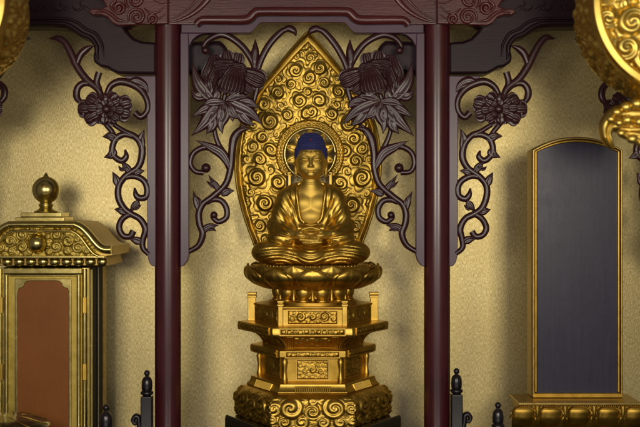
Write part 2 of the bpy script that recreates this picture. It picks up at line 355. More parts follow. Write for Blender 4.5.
# ------------------------------------------------------------------ carved openwork brackets
YB = 12
def leaf(lobes, parent, m, Y, mat=CARVE, name='leaf'):
    mb = MB()
    for k, (pts, w) in enumerate(lobes):
        pts = jit(pts); ribbon(mb, pts, [w*.45, w*1.05, w*1.3, w*1.1, w*.6, .1], Y=Y-.35*k, h=max(1.6,w*.42), th=2.2, groove=.5, mx=m, n=22)
    return build(name, mb, mat, parent, smooth=60)
def jit(pts, a=.45): return [(p[0]+random.uniform(-a,a), p[1]+random.uniform(-a,a)) for p in pts]
def stems(L, parent, m, Y, name='scroll_stem', kw=1.35):
    for pts, w in L:
        pts = jit(pts); w = [q*kw for q in w]; mb = MB(); ribbon(mb, pts, w, Y=Y, h=max(w)*.72, th=3.4, groove=.0, mx=m, n=max(26, 7*len(pts))); build(name, mb, CARVE, parent, smooth=60)
def petal(parent, m, Y, base, tip, w, bulge, ribs, curl=2., ra=.5, name='petal', mat=CARVE, open_=.75):
    """broad carved petal from base to tip in pixels, ribbed lengthwise"""
    bx, by = base; tx, ty = tip
    if m: bx, tx = m-bx, m-tx
    dx, dy = tx-bx, ty-by; L = math.hypot(dx, dy); dx /= L; dy /= L; nu, nv = 15, 41
    t = np.linspace(0,1,nu); s = np.linspace(-1,1,nv); T, S = np.meshgrid(t, s, indexing='ij')
    W = w*(.35+.65*np.sin(np.clip(T*1.25,0,1)*pi/2))*np.sqrt(np.clip(1-np.clip((T-open_)/(1-open_+.02),0,1)**2.2,.02,1))
    lx = T*L; ly = S*W
    X = bx+dx*lx-dy*ly; P = by+dy*lx+dx*ly
    y = -bulge*.62*np.sqrt(np.clip(1-.92*S**2,0,1))*np.sin(np.clip(.15+T*.85,0,1)*pi*.80)-.6*curl*T**3+.62*ra*np.cos(S*pi*ribs)*np.clip(T*2,0,1)
    k = K(Y); A = np.stack([(X-320)*k, Y+y, (213.5-P)*k], -1)
    mb = MB(); mb.shell(A, 1.6); return build(name, mb, mat, parent, smooth=70)
def inner_bracket(m, lab):
    r = thing('carved_bracket', lab, 'wood carving', (QX(185 if not m else m-185,YB), YB+5, QZ(266,YB)), 'peony brackets flanking the statue')
    b = [(180.5,33.5),(188.5,33.5),(189,45),(189.3,255),(187.5,261),(184,265.5),(180.5,267)]
    c = [(188,33.5),(204,33.5),(198,36),(193,40),(189,47)]
    if m: b = [(m-x,y) for x,y in b]; c = [(m-x,y) for x,y in c]
    mb = MB(); mb.prism(poly(b,YB), YB-3, YB+10); mb.prism(poly(c,YB), YB-2.5, YB+9); build('side_board', mb, BOARD, r, bevel=.8)
    stems([([(254,102),(257,88),(257,74),(251,58),(240,44),(224,35),(211,38),(204,46),(206,52)], [1.6,2.3,2.6,2.6,2.6,2.6,2.2,1.8,2.4]),
           ([(256,82),(258,68),(263,55),(271,43),(281,32),(288,29)], [2.0,2.4,2.6,2.6,2.4,1.6]),
           ([(281,33),(288,29),(294,31),(296,36)], [1.2,2.6,2.4,.3]),
           ([(255,68),(254.5,58),(255,50),(255.5,39)], [1.6,3.4,2.8,.2]),
           ([(226,90),(224,98),(222,106)], [1.8,1.8,1.8]),
           ([(214,120),(215,132),(219,144),(227,156)], [1.8,1.8,2.0,1.6]),
           ([(250,128.5),(241,130),(234,138),(231.5,152),(230.5,168),(226,184),(213,196),(203,204),(199,213),(200,224),(203,234),(199,245),(189,252)], [.3,2.6,3.2,2.8,2.6,2.6,2.6,2.4,2.6,2.6,2.6,2.3,1.9]),
           ([(229,168),(224,156),(215,149),(204,147),(194,153),(190.5,163),(195,171.5),(204,173)], [2.0,2.6,2.8,2.4,2.1,2.0,2.0,2.1]),
           ([(207,203),(214,199.5),(222,201),(226.5,208),(226,217),(219,221.5),(213,218),(213,214)], [1.6,2.2,2.3,2.3,2.2,2.2,2.0,1.6]),
           ], r, m, YB)
    leaf([([(230,168),(222,154),(210,146.5),(196,140.5)], 4.2)], r, m, YB-2)
    leaf([([(222,196),(227,192),(235,191)], 3.4)], r, m, YB-1); leaf([([(200,212),(197,202),(193,191)], 2.8), ([(199,210),(200,202),(197,196)], 1.6)], r, m, YB-1)
    leaf([([(222,194),(217,187),(213,182),(208,175)], 2.6), ([(216,188),(211,185),(206,181)], 1.6)], r, m, YB-1)
    leaf([([(202,234),(206,228),(213,226),(219,225)], 2.8), ([(205,230),(212,229),(216,231)], 1.6)], r, m, YB-1)
    leaf([([(246,124),(238,133),(234,144)], 2.6)], r, m, YB-1)
    for cx, cy, rr in ((206,168,5.0),(214,215,3.8),(205.5,50.5,4.2)):
        c = PX(m-cx if m else cx, cy, YB-1); mb = MB(); mb.sphere(c, (rr*.98, rr*.95, rr*.98), 16, 10); build('scroll_knob', mb, CARVE, r, smooth=180)
    # peony
    f = MB(); f.sphere(PX(m-229 if m else 229, 73, YB), (15, 5, 15), 20, 12); fl = build('flower', f, CARVE, r, smooth=180)
    petal(fl, m, YB+2, (228,76), (214,56), 7.5, 3, 3, ra=.8); petal(fl, m, YB+1, (230,76), (226,51.5), 8, 4, 3, ra=.8); petal(fl, m, YB+1.5, (234,76), (239,53.5), 7.5, 4, 3, ra=.8)
    petal(fl, m, YB-1, (238,71), (264.5,83), 11, 7, 5, ra=.7, curl=-2); petal(fl, m, YB-1, (236,78), (252,92), 8, 5, 4, ra=.7, curl=0); petal(fl, m, YB-2, (223,58), (213,90), 11, 6, 7, ra=1.2, curl=3); petal(fl, m, YB-1, (214,55), (207,80), 7.5, 5, 5, ra=1.0)
    petal(fl, m, YB-5, (224,66), (246,71), 7, 4, 4, ra=1.0); petal(fl, m, YB-6, (237,66), (229,94), 14.5, 7, 8, ra=1.4, curl=3.5); petal(fl, m, YB-4, (234,63), (215,66), 6, 3.5, 4, ra=.9); petal(fl, m, YB-3, (230,70), (222,93), 8, 5, 5, ra=1.0)
    # lobed leaves
    leaf([([(224,101),(214,112),(205,123),(191,136)], 6.6), ([(218,107),(206,109),(192,117)], 4.8), ([(213,114),(212,125),(206,134)], 4.6), ([(224,102),(212,102),(202,106)], 4.4), ([(220,106),(221,116),(216,125)], 4.2)], r, m, YB-4)
    leaf([([(226,101),(238,106),(250,113),(263,125)], 6.4), ([(236,104),(248,102),(258,108)], 4.8), ([(238,109),(245,119),(254,126)], 4.6), ([(226,100),(237,96),(247,97)], 4.2), ([(230,104),(233,113),(241,119)], 4.2)], r, m, YB-4)
    leaf([([(215,102),(205,92),(197,80),(192.5,62)], 6.0), ([(209,97),(209,86),(205,76)], 4.6), ([(207,96),(198,96),(190.5,90)], 4.2), ([(214,101),(217,94),(215,86)], 3.8)], r, m, YB-4)
    leaf([([(223,102),(225,113),(221,124),(222,134)], 4.6), ([(224,107),(231,113),(233,122)], 3.4)], r, m, YB-5)
    return r
inner_bracket(None, 'carved peony bracket with dark scrolls beside the column next to the shrine case')
inner_bracket(MX, 'carved peony bracket with dark scrolls beside the column next to the slate tablet')
def outer_bracket(m, sh, lab, full=True, yb=YB):
    Y = yb
    def S(L): return [([(x+sh*(1 if not m else -1),y) for x,y in p], w) for p, w in L]
    s1 = sh*(1 if not m else -1)
    bx = 151+s1; bx = m-bx if m else bx
    r = thing('carved_bracket', lab, 'wood carving', (QX(bx,Y), Y+5, QZ(267,Y)), 'open flower brackets under the tie beams')
    b = [(156.5,76),(124,76),(127,79),(136,79.5),(143,82),(147,88),(147.3,255),(149,262),(152,266),(156.5,267)]
    b = [(x+s1,y) for x,y in b]
    if m: b = [(m-x,y) for x,y in b]
    mb = MB(); mb.prism(poly(b,Y), Y-1, Y+10); build('side_board', mb, BOARD, r, bevel=.8)
    stems(S([([(50,38.5),(58,38),(65,43),(71,54),(77,66),(86,79),(97,88),(102,98)], [.4,2.2,2.4,2.6,2.6,2.6,2.4,2.0]),
           ([(77,64),(80,55),(86,49),(93,46)], [1.6,2.4,2.2,.4]),
           ([(99,90),(96.5,82),(99,72)], [2.0,2.2,2.2]),
           ([(100,92),(92,84.5),(83,83.5),(77.5,89),(77,97),(82,104)], [2.0,2.2,2.3,2.3,2.3,1.6]),
           ([(106,94),(111,86),(120,82),(131,84),(141,90),(147,100),(147,111),(141,117),(135,113)], [1.8,2.2,2.6,2.8,2.6,2.2,2.1,2.2,2.4]),
           ([(104,122),(110,130),(116,137),(126,134)], [1.8,1.8,1.8,1.6]),
           ([(113,124),(124,131),(134,136),(141,145),(142,157),(137,168),(126,176),(119,185),(118,197),(123,208),(131,214),(140,219),(145,229),(142.5,240),(143,248),(149,254)], [1.6,1.8,2.2,2.4,2.4,2.3,2.3,2.2,2.3,2.3,2.3,2.2,2.3,2.1,1.9,1.7]),
           ([(133,136),(124,134.5),(116,139),(112,148),(114,156),(121,160.5),(126,157),(125,150)], [1.8,2.2,2.2,2.1,2.1,2.2,2.0,.5]),
           ([(124,178),(133,176),(142,179.5),(147,187),(146,196),(140.5,198.5),(136,195),(134.5,188)], [1.6,2.1,2.2,2.2,2.2,2.2,2.0,.5]),
           ([(134,214),(127,216),(121,221),(119,229),(123,235.5),(130,236.5),(133,231)], [1.6,2.1,2.1,2.1,2.1,2.2,2.2])]), r, m, Y, kw=1.5)
    for L in ([([(118,141),(111,136),(102.5,136.5)], 3.0)], [([(143,150),(141,140),(144,129)], 2.8)], [([(114,148),(112,154),(104,158)], 3.0)], [([(131,173),(126,167),(120.5,160)], 2.4), ([(127,167),(122,169),(118,166)], 1.4)],
              [([(133,174),(138,172),(145,171)], 2.6)], [([(118,187),(116,180),(112,172)], 2.6)], [([(131,210),(136,204),(139,199)], 2.4), ([(133,208),(137,208),(141,205)], 1.4)], [([(126,213),(121,211),(114.5,209.5)], 2.6)], [([(142,243),(136,240),(128,238)], 2.6)], [([(128,84),(136,82),(144,86),(149,92)], 3.6)]):
        leaf(S([(p, w*1.25) for p, w in L]), r, m, Y-1)
    cx, cy = 106+s1, 109
    mb = MB(); mb.sphere(PX(m-cx if m else cx, cy, Y), (14, 5, 11), 20, 10); fl = build('flower', mb, CARVE, r, smooth=180)
    for k in range(9):
        a = 2*pi*k/9+.35; rr = 1+.08*sin(5*k); petal(fl, m, Y-1-(k%2)*1.2, (cx+5*cos(a), cy+3.5*sin(a)), (cx+26*rr*cos(a), cy+16.5*rr*sin(a)), 9.5, 5.5, 3, curl=1.5, ra=.6)
    for k in range(8):
        a = 2*pi*k/8+.1; rr = 1+.1*sin(7*k); petal(fl, m, Y-4, (cx+3*cos(a), cy+2.5*sin(a)), (cx+18*rr*cos(a), cy+12.5*rr*sin(a)), 6.6, 4, 2.5, curl=2, ra=.5)
    for k in range(7):
        a = 2*pi*k/7; petal(fl, m, Y-6, (cx+2*cos(a), cy+2*sin(a)), (cx+10.5*cos(a), cy+8.5*sin(a)), 4.2, 2.5, 2, curl=1.5, ra=.4)
    mb = MB(); mb.sphere(PX(m-cx if m else cx, cy, Y-8), (4.5,3,4.5), 14, 8); build('flower_center', mb, CARVE, fl, smooth=180)
    return r
outer_bracket(None, 0, 'dark openwork bracket with open flower beside the gold shrine case finial')
outer_bracket(MX, 0, 'dark openwork bracket with open flower close beside the arched slate tablet')
outer_bracket(None, 525, 'dark openwork bracket partly hidden behind the hanging gold lantern and tablet', yb=13)
outer_bracket(MX, -524, 'sliver of dark openwork bracket beneath the lantern over the shrine case', yb=13)

# ------------------------------------------------------------------ pedestal
PC = (QX(313,70), 70.0)      # axis
def hexr(R, z, rot=0): return [(PC[0]+R*cos(pi/3*i+rot), PC[1]+R*sin(pi/3*i+rot), z) for i in range(6)]
def hexloft(mb, secs): return mb.loft([hexr(R,z) for R, z in secs])
base = MB(); hexloft(base, [(98,ZS),(98,-232),(94,-230),(94,-217),(92.5,-214)]); bo = build('pedestal_plinth', base, BLACK, origin=(PC[0],PC[1],ZS), bevel=1.0)
tag(bo, 'black lacquered hexagonal plinth under the gilt statue pedestal', 'plinth')
ped = thing('statue_pedestal', 'tiered hexagonal gilt pedestal with carved panels and lotus seat', 'pedestal', (PC[0], PC[1], -213.8))
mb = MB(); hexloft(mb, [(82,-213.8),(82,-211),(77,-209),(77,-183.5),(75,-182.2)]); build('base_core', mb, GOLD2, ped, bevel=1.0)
mb = MB(); hexloft(mb, [(70,-182.5),(71,-180.5),(68,-178),(66.5,-175),(66,-172.5),(58,-171)]); s3 = build('slab', mb, GOLD, ped, bevel=.8)
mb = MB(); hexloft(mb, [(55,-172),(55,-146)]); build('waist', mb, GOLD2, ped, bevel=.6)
mb = MB(); hexloft(mb, [(60,-147.5),(66,-146.5),(67,-145.5),(67,-139.5),(66,-138.4),(56,-137.5)]); build('slab', mb, GOLD, ped, bevel=.8)
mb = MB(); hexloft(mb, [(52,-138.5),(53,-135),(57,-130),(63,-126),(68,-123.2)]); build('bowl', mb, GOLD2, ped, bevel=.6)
mb = MB(); hexloft(mb, [(72,-124),(79.5,-123.2),(80.5,-122),(80.5,-115.5),(79.5,-114.2),(60,-113.4)]); build('slab', mb, GOLD, ped, bevel=.8)
mb = MB(); hexloft(mb, [(64,-114),(64,-97),(65.5,-96.5),(65.5,-94.6),(30,-94.2)]); build('deck', mb, GOLD, ped, bevel=.7)
def face_frame(R, k, inset=0):
    """outward frame of hexagon face k: left point, unit along, normal, length"""
    a0 = pi/3*k; p0 = np.array([PC[0]+R*cos(a0), PC[1]+R*sin(a0)]); a1 = a0+pi/3; p1 = np.array([PC[0]+R*cos(a1), PC[1]+R*sin(a1)])
    t = p1-p0; L = np.linalg.norm(t); t /= L; n = np.array([t[1], -t[0]])
    return p0, t, n, L
FR = {4:'front', 3:'left', 5:'right'}
for k in range(6):
    vis = k in (3,4,5)
    # cloud-carved foot panels: bulging relief with scalloped feet
    p0, t, n, L = face_frame(77.5, k); W, H = L+4, 31.0
    nx, nz = (84, 66) if vis else (20, 14)
    X, Z = np.meshgrid(np.linspace(-2, L+2, nx), np.linspace(0, H, nz), indexing='ij')
    sw = [(L*.5,H*.50,9.5,1,.6),(L*.5-20,H*.62,13,1,2.2),(L*.5+20,H*.62,13,-1,.9),(L*.5-36,H*.60,9,-1,1),(L*.5+36,H*.60,9,1,2),
          (L*.5-10,H*.16,8,-1,.5),(L*.5+10,H*.16,8,1,2.6),(L*.5,H*.86,7.5,1,0),(L*.5-26,H*.16,8,1,0),(L*.5+26,H*.16,8,-1,3),(L*.5-38,H*.2,7,1,0),(L*.5+38,H*.2,7,-1,3),(L*.5-9,H*.80,6,1,1),(L*.5+9,H*.80,6,-1,1)]
    h = np.maximum(swirl_field(X, Z, sw[::2], 2.0, .26, .10), swirl_field(X, Z, sw[1::2], 1.6, .26, .10))*1.15
    fill_ = pack(0, L, 0, H, 2.0, 4.0, 80, seed=k+2, fill=.6, pre=sw)[len(sw):]
    h = np.maximum(h, swirl_field(X, Z, fill_, 1.2, .3, .1)*1.1)
    prof = 2.6*(1-(Z/H)**7)-2.2*(Z/H)**20+.4*np.sin(Z/H*pi)
    h = h*1.3*np.clip(np.minimum(X+2,L+2-X)/2,0,1); off = prof+h*np.clip((H-Z)/3,0,1)
    sx = 1+(off-0)/76.0
    mid = L/2; Xs = mid+(X-mid)*sx
    P = np.stack([p0[0]+t[0]*Xs+n[0]*off, p0[1]+t[1]*Xs+n[1]*off, -213.4+Z], -1)
    mb = MB(); mb.grid(P); build('cloud_panel', mb, GOLD, ped, smooth=180)
    # panels on deck, slab edges, waist
    for nm, R, zz, hgt, wf, amp, seed in (('deck_panel',64,-112,13.5,.78,1.1,3),('slab_frieze',80.5,-121.4,5.4,.80,1.1,5),('slab_frieze',67,-145.3,5.2,.80,1.1,6),('waist_panel',55,-169,19.5,.58,1.0,9)):
        if not vis: continue
        p0, t, n, L = face_frame(R, k); W = L*wf; o0 = p0+t*(L-W)/2
        fr = MB(); e = 1.1; A = np.array([*(t), 0]); Nn = np.array([*n, 0])
        for (x0,x1,z0,z1) in ((-e,W+e,-e,0),(-e,W+e,hgt,hgt+e),(-e,0,0,hgt),(W,W+e,0,hgt)):
            c = [np.array([o0[0],o0[1],zz])+A*x+np.array([0,0,z])+Nn*q for q in (-.5,.8) for x,z in ((x0,z0),(x1,z0),(x1,z1),(x0,z1))]
            fr.add(c, [(3,2,1,0),(4,5,6,7),(0,1,5,4),(1,2,6,5),(2,3,7,6),(3,0,4,7)])
        pf = build(nm, fr, GOLD, ped)
        if hgt < 8: sw = pack(0,W,0,hgt,.9,1.6,60,seed=seed,fill=.7,pre=[(W*(i+.5)/11, hgt*(.5+.1*(-1)**i), 3.0, (-1)**i, i) for i in range(11)])
        elif nm == 'waist_panel': sw = pack(0,W,0,hgt,1.1,2.8,140,seed=seed,fill=.62,pre=[(W*.5,hgt*.5,4.6,1,0),(W*.24,hgt*.42,3.6,-1,0),(W*.76,hgt*.42,3.6,1,2)])
        else: sw = [(W*.5,hgt*.55,4.4,1,0),(W*.26,hgt*.55,5.2,1,2),(W*.74,hgt*.55,5.2,-1,1),(W*.08,hgt*.4,3.6,-1,0),(W*.92,hgt*.4,3.6,1,0),(W*.4,hgt*.2,3,1,0),(W*.6,hgt*.2,3,-1,0),(W*.12,hgt*.85,2.6,1,0),(W*.88,hgt*.85,2.6,1,0)]; sw = pack(0,W,0,hgt,1.1,2.6,120,seed=seed,fill=.66,pre=sw)
        mb = MB(); relief_panel(mb, (o0[0]+n[0]*.12,o0[1]+n[1]*.12,zz), (t[0],t[1],0), (0,0,1), W, hgt, sw, (n[0],n[1],0), res=.55, amp=amp*1.3, turns=1.5, edge=.8)
        build('scroll_relief', mb, GOLD2, pf, smooth=180)
    # fluted band on lowest slab
    p0, t, n, L = face_frame(70, k); mb = MB()
    if vis:
        for i in range(17):
            x = L*.24+L*.52*(i+.5)/17; q = p0+t*x
            mb.add([(q[0]+t[0]*d+n[0]*o, q[1]+t[1]*d+n[1]*o, z) for z,o0_ in ((-181,.9),(-174.6,-2.2)) for d,o in ((-.95,o0_-1.2),(-.5,o0_+.3),(.5,o0_+.3),(.95,o0_-1.2))],
                   [(0,1,5,4),(1,2,6,5),(2,3,7,6),(4,5,6,7),(3,2,1,0),(0,4,7,3)])
        build('fluting', mb, GOLD, ped, smooth=30)
        # rib brackets of the bowl
        p0, t, n, L = face_frame(60, k)
        for fx in (.12,.88):
            mb = MB(); q = p0+t*L*fx
            for i in range(3):
                qq = q+t*(i-1)*2.2; P = [(qq[0]+n[0]*o, qq[1]+n[1]*o, z) for o, z in ((-6,-138),(-4.8,-134),(-1.5,-129.5),(3,-126),(7,-124.5))]
                tube(mb, crom(P, 12), 1.1, 6)
            build('rib_bracket', mb, GOLD, ped, smooth=60)
        mb = MB(); W = L*.62; o0 = p0+t*(L-W)/2; dn = np.array([n[0]*.62, n[1]*.62, .78])
        relief_panel(mb, (o0[0]-n[0]*5.5,o0[1]-n[1]*5.5,-136.5), (t[0],t[1],0), dn, W, 13, pack(0,W,0,13,2,4,24,seed=4,fill=.8), (n[0]*.78,n[1]*.78,-.62), res=.6, amp=.9, edge=1); build('bowl_relief', mb, GOLD2, ped, smooth=180)
    # corner posts of deck and balusters of waist
    a = pi/3*k; x, y = PC[0]+65*cos(a), PC[1]+65*sin(a)
    z1 = -89 if k in (0,3) else -93.5; q = 4.2 if k in (0,3) else 2.4
    mb = MB(); mb.box(x-q,x+q,y-q,y+q,-113.8,z1); po = build('deck_post', mb, GOLD, ped, bevel=.5)
    mb = MB(); mb.box(x-q-1,x+q+1,y-q-1,y+q+1,z1-.6,z1+1.8); mb.box(x-q-.2,x+q+.2,y-q-.2,y+q+.2,z1+1.8,z1+3.0); mb.box(x-q-1,x+q+1,y-q-1,y+q+1,z1+3.0,z1+5.4); build('post_cap', mb, GOLD, po, bevel=.6)
    x, y = PC[0]+57*cos(a), PC[1]+57*sin(a)
    mb = MB(); mb.lathe(x, y, [(2.6,-172),(3.2,-169),(2.2,-166),(1.9,-160),(2.6,-155),(3.4,-151),(2.4,-149),(3.4,-147)], 14); build('baluster', mb, GOLD, ped, smooth=60)
# bulb stage
mb = MB(); mb.lathe(PC[0], PC[1], [(47,-94.5),(47,-91.8),(43,-90.8),(37,-88),(35,-80),(38,-74),(44,-71)], 48); build('stem_drum', mb, GOLD2, ped, smooth=40)
mb = MB(); mb.sphere((PC[0], PC[1]-38.5, -81.0), (8.6,6.4,8.8), 20, 14); mb.sphere((PC[0], PC[1]-39.5, -90.2), (7.0,5.4,2.8), 16, 8); b0 = build('bulb', mb, GOLD, ped, smooth=180)
mb = MB(); mb.lathe(PC[0]+10.1, PC[1]-37.8, [(1.8,-92),(2.3,-88),(1.4,-84),(2.4,-80),(2.9,-76),(2.0,-73)], 10); b1 = build('spindle', mb, GOLD, ped, smooth=60)
b0.rotation_euler[2] = pi/12
b1.rotation_euler[2] = pi/12
for i in range(1,12): dup(b0, ped, 2*pi*i/12); dup(b1, ped, 2*pi*i/12)
# lotus
mb = MB(); mb.lathe(PC[0], PC[1], [(34,-76.5),(50,-75.5),(60,-70),(66,-62),(68,-56.5),(66,-54.6),(20,-53.4)], 60); build('lotus_heart', mb, GOLD2, ped, smooth=40)
def lotus_petal(n, rs, z0, z1, aw, bul, flare, nm, rot0):
    t = np.linspace(0,1,22); s_ = np.linspace(-1,1,41); T, S = np.meshgrid(t, s_, indexing='ij')
    prof = np.interp(T, [0,.35,.7,1], [.72,1.0,.93,.0]); tip = np.clip((T-.62)/.38,0,1)
    wid = np.maximum(aw*np.sqrt(np.clip(1-tip**1.25,0,1))*(.66+.34*np.sin(np.clip(T/.6,0,1)*pi/2)), .006)
    r = np.interp(T, np.linspace(0,1,len(rs)), rs)+bul*np.sqrt(np.clip(1-S**2*.95,0,1))*np.sin(np.clip(.12+T*.80,0,1)*pi)+flare*T**3
    r = r+.9*np.exp(-(S/.1)**2)*np.clip(1-T,0,1)-.8*np.exp(-((np.abs(S)-.82)/.1)**2)
    r = r+.28*np.cos(S*14)*np.clip(1-T*.9,0,1)*np.clip(T*4,0,1)+.8*np.exp(-((np.abs(S)-.95)/.07)**2)
    ang = -pi/2+S*wid
    A = np.stack([PC[0]+r*np.cos(ang), PC[1]+r*np.sin(ang), z0+(z1-z0)*T], -1)
    mb = MB(); mb.shell(A, -1.4); o = build(nm, mb, GOLD, ped, smooth=60); o.rotation_euler[2] = rot0
    for i in range(1,n): dup(o, ped, 2*pi*i/n)
lotus_petal(11, [48,58,64,66.5,67], -76.5, -53.6, .30, 3.0, 1.5, 'lotus_petal', pi/11)
lotus_petal(11, [50,60,65,67,67.5], -77, -57.5, .265, 6.0, 4.0, 'lotus_petal', 0)
mb = MB()
for i in range(90):
    a = 2*pi*i/90; mb.sphere((PC[0]+64.5*cos(a), PC[1]+64.5*sin(a), -53.8), 1.3, 8, 6)
build('bead_border', mb, GOLD, ped, smooth=180)

# ------------------------------------------------------------------ seated figure
KS = 1.065
SO = (QX(311,70), 66.0, -53.2)
st = thing('buddha_statue', 'gilt seated meditating statue with blue hair and hands in lap', 'statue', SO)
def xf(v): return np.stack([SO[0]+v[:,0]*KS, SO[1]+v[:,1]*KS, SO[2]+v[:,2]*KS], 1)
def robe(G):
    X, Y, Z = G; A = np.abs(X); M = [A, Y, Z]
    d = ell(G, (0,2,44), (27,17,40))
    d = smin(d, cap(G, (-17,1,68.2),(17,1,68.2), 10.8), 6)
    d = smin(d, cap(M, (24,0,64),(33,-4,37), 10.5, 10), 5)
    d = smin(d, cap(M, (33,-5,35),(20,-20,29), 9.5, 7.0), 4)
    d = smin(d, ell(M, (26.5,-14,26.5), (16,13,8.5)), 4)
    legs = ell(G, (0,-5,10), (37,25,13.5))
    legs = smin(legs, ell(M, (37,-13,11.8), (21.5,19.5,12.6)), 4); legs = smin(legs, cap(M, (36,-19,8),(6,-25,7), 8.5, 7), 3); legs = smin(legs, ell(G, (0,-24,8), (15,11,10.5)), 2.0)
    # folds
    r = np.hypot((A-30)/2.1, Z+2); legs = legs-.55*(2*np.abs(np.sin((r*1.75+.04*X+.8)*.5))**.7-1.25)*np.clip((A-9)/7,0,1)*np.clip((56-A)/9,0,1)*np.clip((24-Z)/6,0,1)*np.clip((-Y)/8,0,1)
    legs = legs-.42*(2*np.abs(np.sin((Z-.03*A*A)*.75))**.7-1.25)*np.clip((14-A)/4,0,1)
    th = np.arctan2(Z-22, A-4)
    crs = lambda p: 2*np.abs(np.sin(p*.5))**.7-1.25
    d = d-.85*crs(th*21+.6*np.sin(Z*.12+X*.05))*np.clip((A-12)/5,0,1)*np.clip((Z-22)/6,0,1)*np.clip((74-Z)/8,0,1)*np.clip((-Y+6)/6,0,1)
    d = d-.3*crs(th*43+1.1*np.sin(Z*.2))*np.clip((A-16)/5,0,1)*np.clip((Z-22)/6,0,1)*np.clip((70-Z)/8,0,1)
    d = d+.7*np.sin(Z*1.1)*np.clip((13-A)/4,0,1)*np.clip((43-Z)/3,0,1)*np.clip((Z-30)/3,0,1)
    d = smin(d, legs, 2.2)
    # hem over the legs
    for a, b in (((20,-29,22),(38,-21,24.5)),((38,-21,24.5),(44,-8,27))): d = smin(d, cap(M, a, b, 1.1), 2.2)
    # open neck: a U between the lapels, with raised bands
    w = 9.6+np.clip((Z-48)/30,0,1.2)*3.5; u = np.where(Z > 50, A-w, np.hypot(A, Z-50)-w)
    d = d-1.1*np.exp(-((u-2.0)/1.5)**2)*np.clip((-Y+2)/4,0,1)-.6*np.exp(-((u-7)/1.2)**2)*np.clip((-Y+2)/4,0,1)*np.clip((Z-40)/6,0,1)
    d = smax(d, -np.maximum(u, np.maximum(Y+1, 36-Z)), .8)
    d = np.maximum(d, -(np.hypot(X, (Y+3))-(9)-np.clip(78-Z,0,99)*2)*1.0) if False else d
    return np.maximum(d, -Z)
sdf_obj('robe', robe, (-62,-36,-.5), (62,24,83), .52, GOLD, st, xf)
def body(G):
    X, Y, Z = G; A = np.abs(X); M = [A, Y, Z]
    d = ell(G, (0,2.5,46), (24,14.3,37)); d = smin(d, cap(G, (-14,2,68),(14,2,68), 9.4), 6)
    d = smin(d, ell(M, (7.5,-6,60), (8.5,6,7.5)), 4); d = smin(d, ell(G, (0,-5,47), (12,8.2,8)), 3)    # chest, belly
    d = smin(d, cap(G, (0,0,74),(0,-2,92), 9.6, 8.4), 4)
    for z in (79.5, 83.5): d = d+.5*np.exp(-((Z-z)/.7)**2)*np.clip(1-A/12,0,1)*(Y < 0)
    # head
    G0, M0, Z0, A0 = G, M, Z, A; Z = Z+1.8; A = A/1.05; G = [X/1.05,Y,Z]; M = [A,Y,Z]
    h = ell(G, (0,-1,107), (14.6,15.5,17)); h = smin(h, ell(G, (0,-5,97.5), (13.0,11.8,11.6)), 4)
    h = smin(h, ell(M, (6.2,-10.5,98), (4.8,4.6,5)), 3); h = smin(h, ell(G, (0,-13.3,90), (4.2,3.2,2.8)), 2.2)
    h = smin(h, cap(M, (1.7,-15.3,109.6),(3.6,-15.0,111.5), .4), 1.2); h = smin(h, cap(M, (3.6,-15.0,111.5),(7,-13.7,112.2), .45), 1.2); h = smin(h, cap(M, (7,-13.7,112.2),(11.4,-10.9,109.2), .45,.2), 1.2)
    h = smax(h, -ell(M, (5.6,-17.6,106.2), (4.0,3.0,2.2)), 1.6)                              # sockets
    h = smin(h, ell(M, (5.8,-13.6,104.6), (3.9,2.3,2.3)), .7)                                # lids
    slit = np.abs(Z-(103.6+.05*(A-5.8)**2))-.34; h = np.where((A > 2.4) & (A < 9.4) & (Y < -9), np.maximum(h, np.minimum(-slit, 0)*0+h+.75*np.exp(-((Z-(103.5+.05*(A-5.8)**2))/.5)**2)), h)
    n = cap(G, (0,-15.0,108.5),(0,-18.3,98.8), .9, 1.55); n = smin(n, ell(M, (1.6,-16.6,98.2), (1.2,1.5,1.0)), .7); h = smin(h, n, 1.0)
    l = ell(M, (1.5,-15.4,94.4), (3.2,1.5,.95)); l = smin(l, ell(G, (0,-15.3,92.5), (3.2,1.6,1.05)), .35); h = smin(h, l, .6)
    h = h+.6*np.exp(-((Z-(93.5+.03*A*A))/.36)**2)*np.clip((5.2-A)*2,0,1)*(Y < -11)
    h = smin(h, ell(M, (14.6,.5,100), (1.6,3.2,8)), 1.0); h = smin(h, ell(M, (14.2,-.5,92), (1.5,2.2,4.5)), 1.2)  # ears with long lobes
    h = smax(h, -ell(M, (16.2,-1.4,101), (1.1,1.6,4.8)), .6)
    G, M, Z, A = G0, M0, Z0, A0
    d = smin(d, h, 2.2)
    # hands in the lap: palms, fingers, touching thumbs
    Y = Y+3.2; G = [X,Y,Z]; M = [A,Y,Z]
    hd = ell(M, (9,-27,28.5), (6.5,5.5,3.4)); hd = smin(hd, cap(M, (21,-19,30),(11,-26.5,29.5), 4.6, 3.8), 2)
    for i in range(4):
        y0 = -26.2-2.5*i; z0 = 28.2-1.15*i; sd = 1
        hd = smin(hd, cap(G, (-10,y0+1,z0),(0+1.5*i*.4,y0-.6,z0-.7), 1.5, 1.45), .35); hd = smin(hd, cap(G, (0+1.5*i*.4,y0-.6,z0-.7),(8.5-abs(i-1.5),y0+.3,z0-.5), 1.4, 1.15), .35)
        hd = smin(hd, cap(G, (10,y0+1,z0-2.5),(0,y0-.8,z0-3.2), 1.5, 1.45), .35); hd = smin(hd, cap(G, (0,y0-.8,z0-3.2),(-8.5+abs(i-1.5),y0+.3,z0-3), 1.4, 1.15), .35)
    hd = smin(hd, cap(M, (11.5,-27,30),(8,-30.5,34.5), 2.0, 1.7), .8); hd = smin(hd, cap(M, (8,-30.5,34.5),(.4,-32,36.6), 1.6, 1.3), .5)
    return np.maximum(np.minimum(d, hd), 15-Z)
sdf_obj('body', body, (-34,-44,14), (34,20,126), .5, FACE, st, xf)
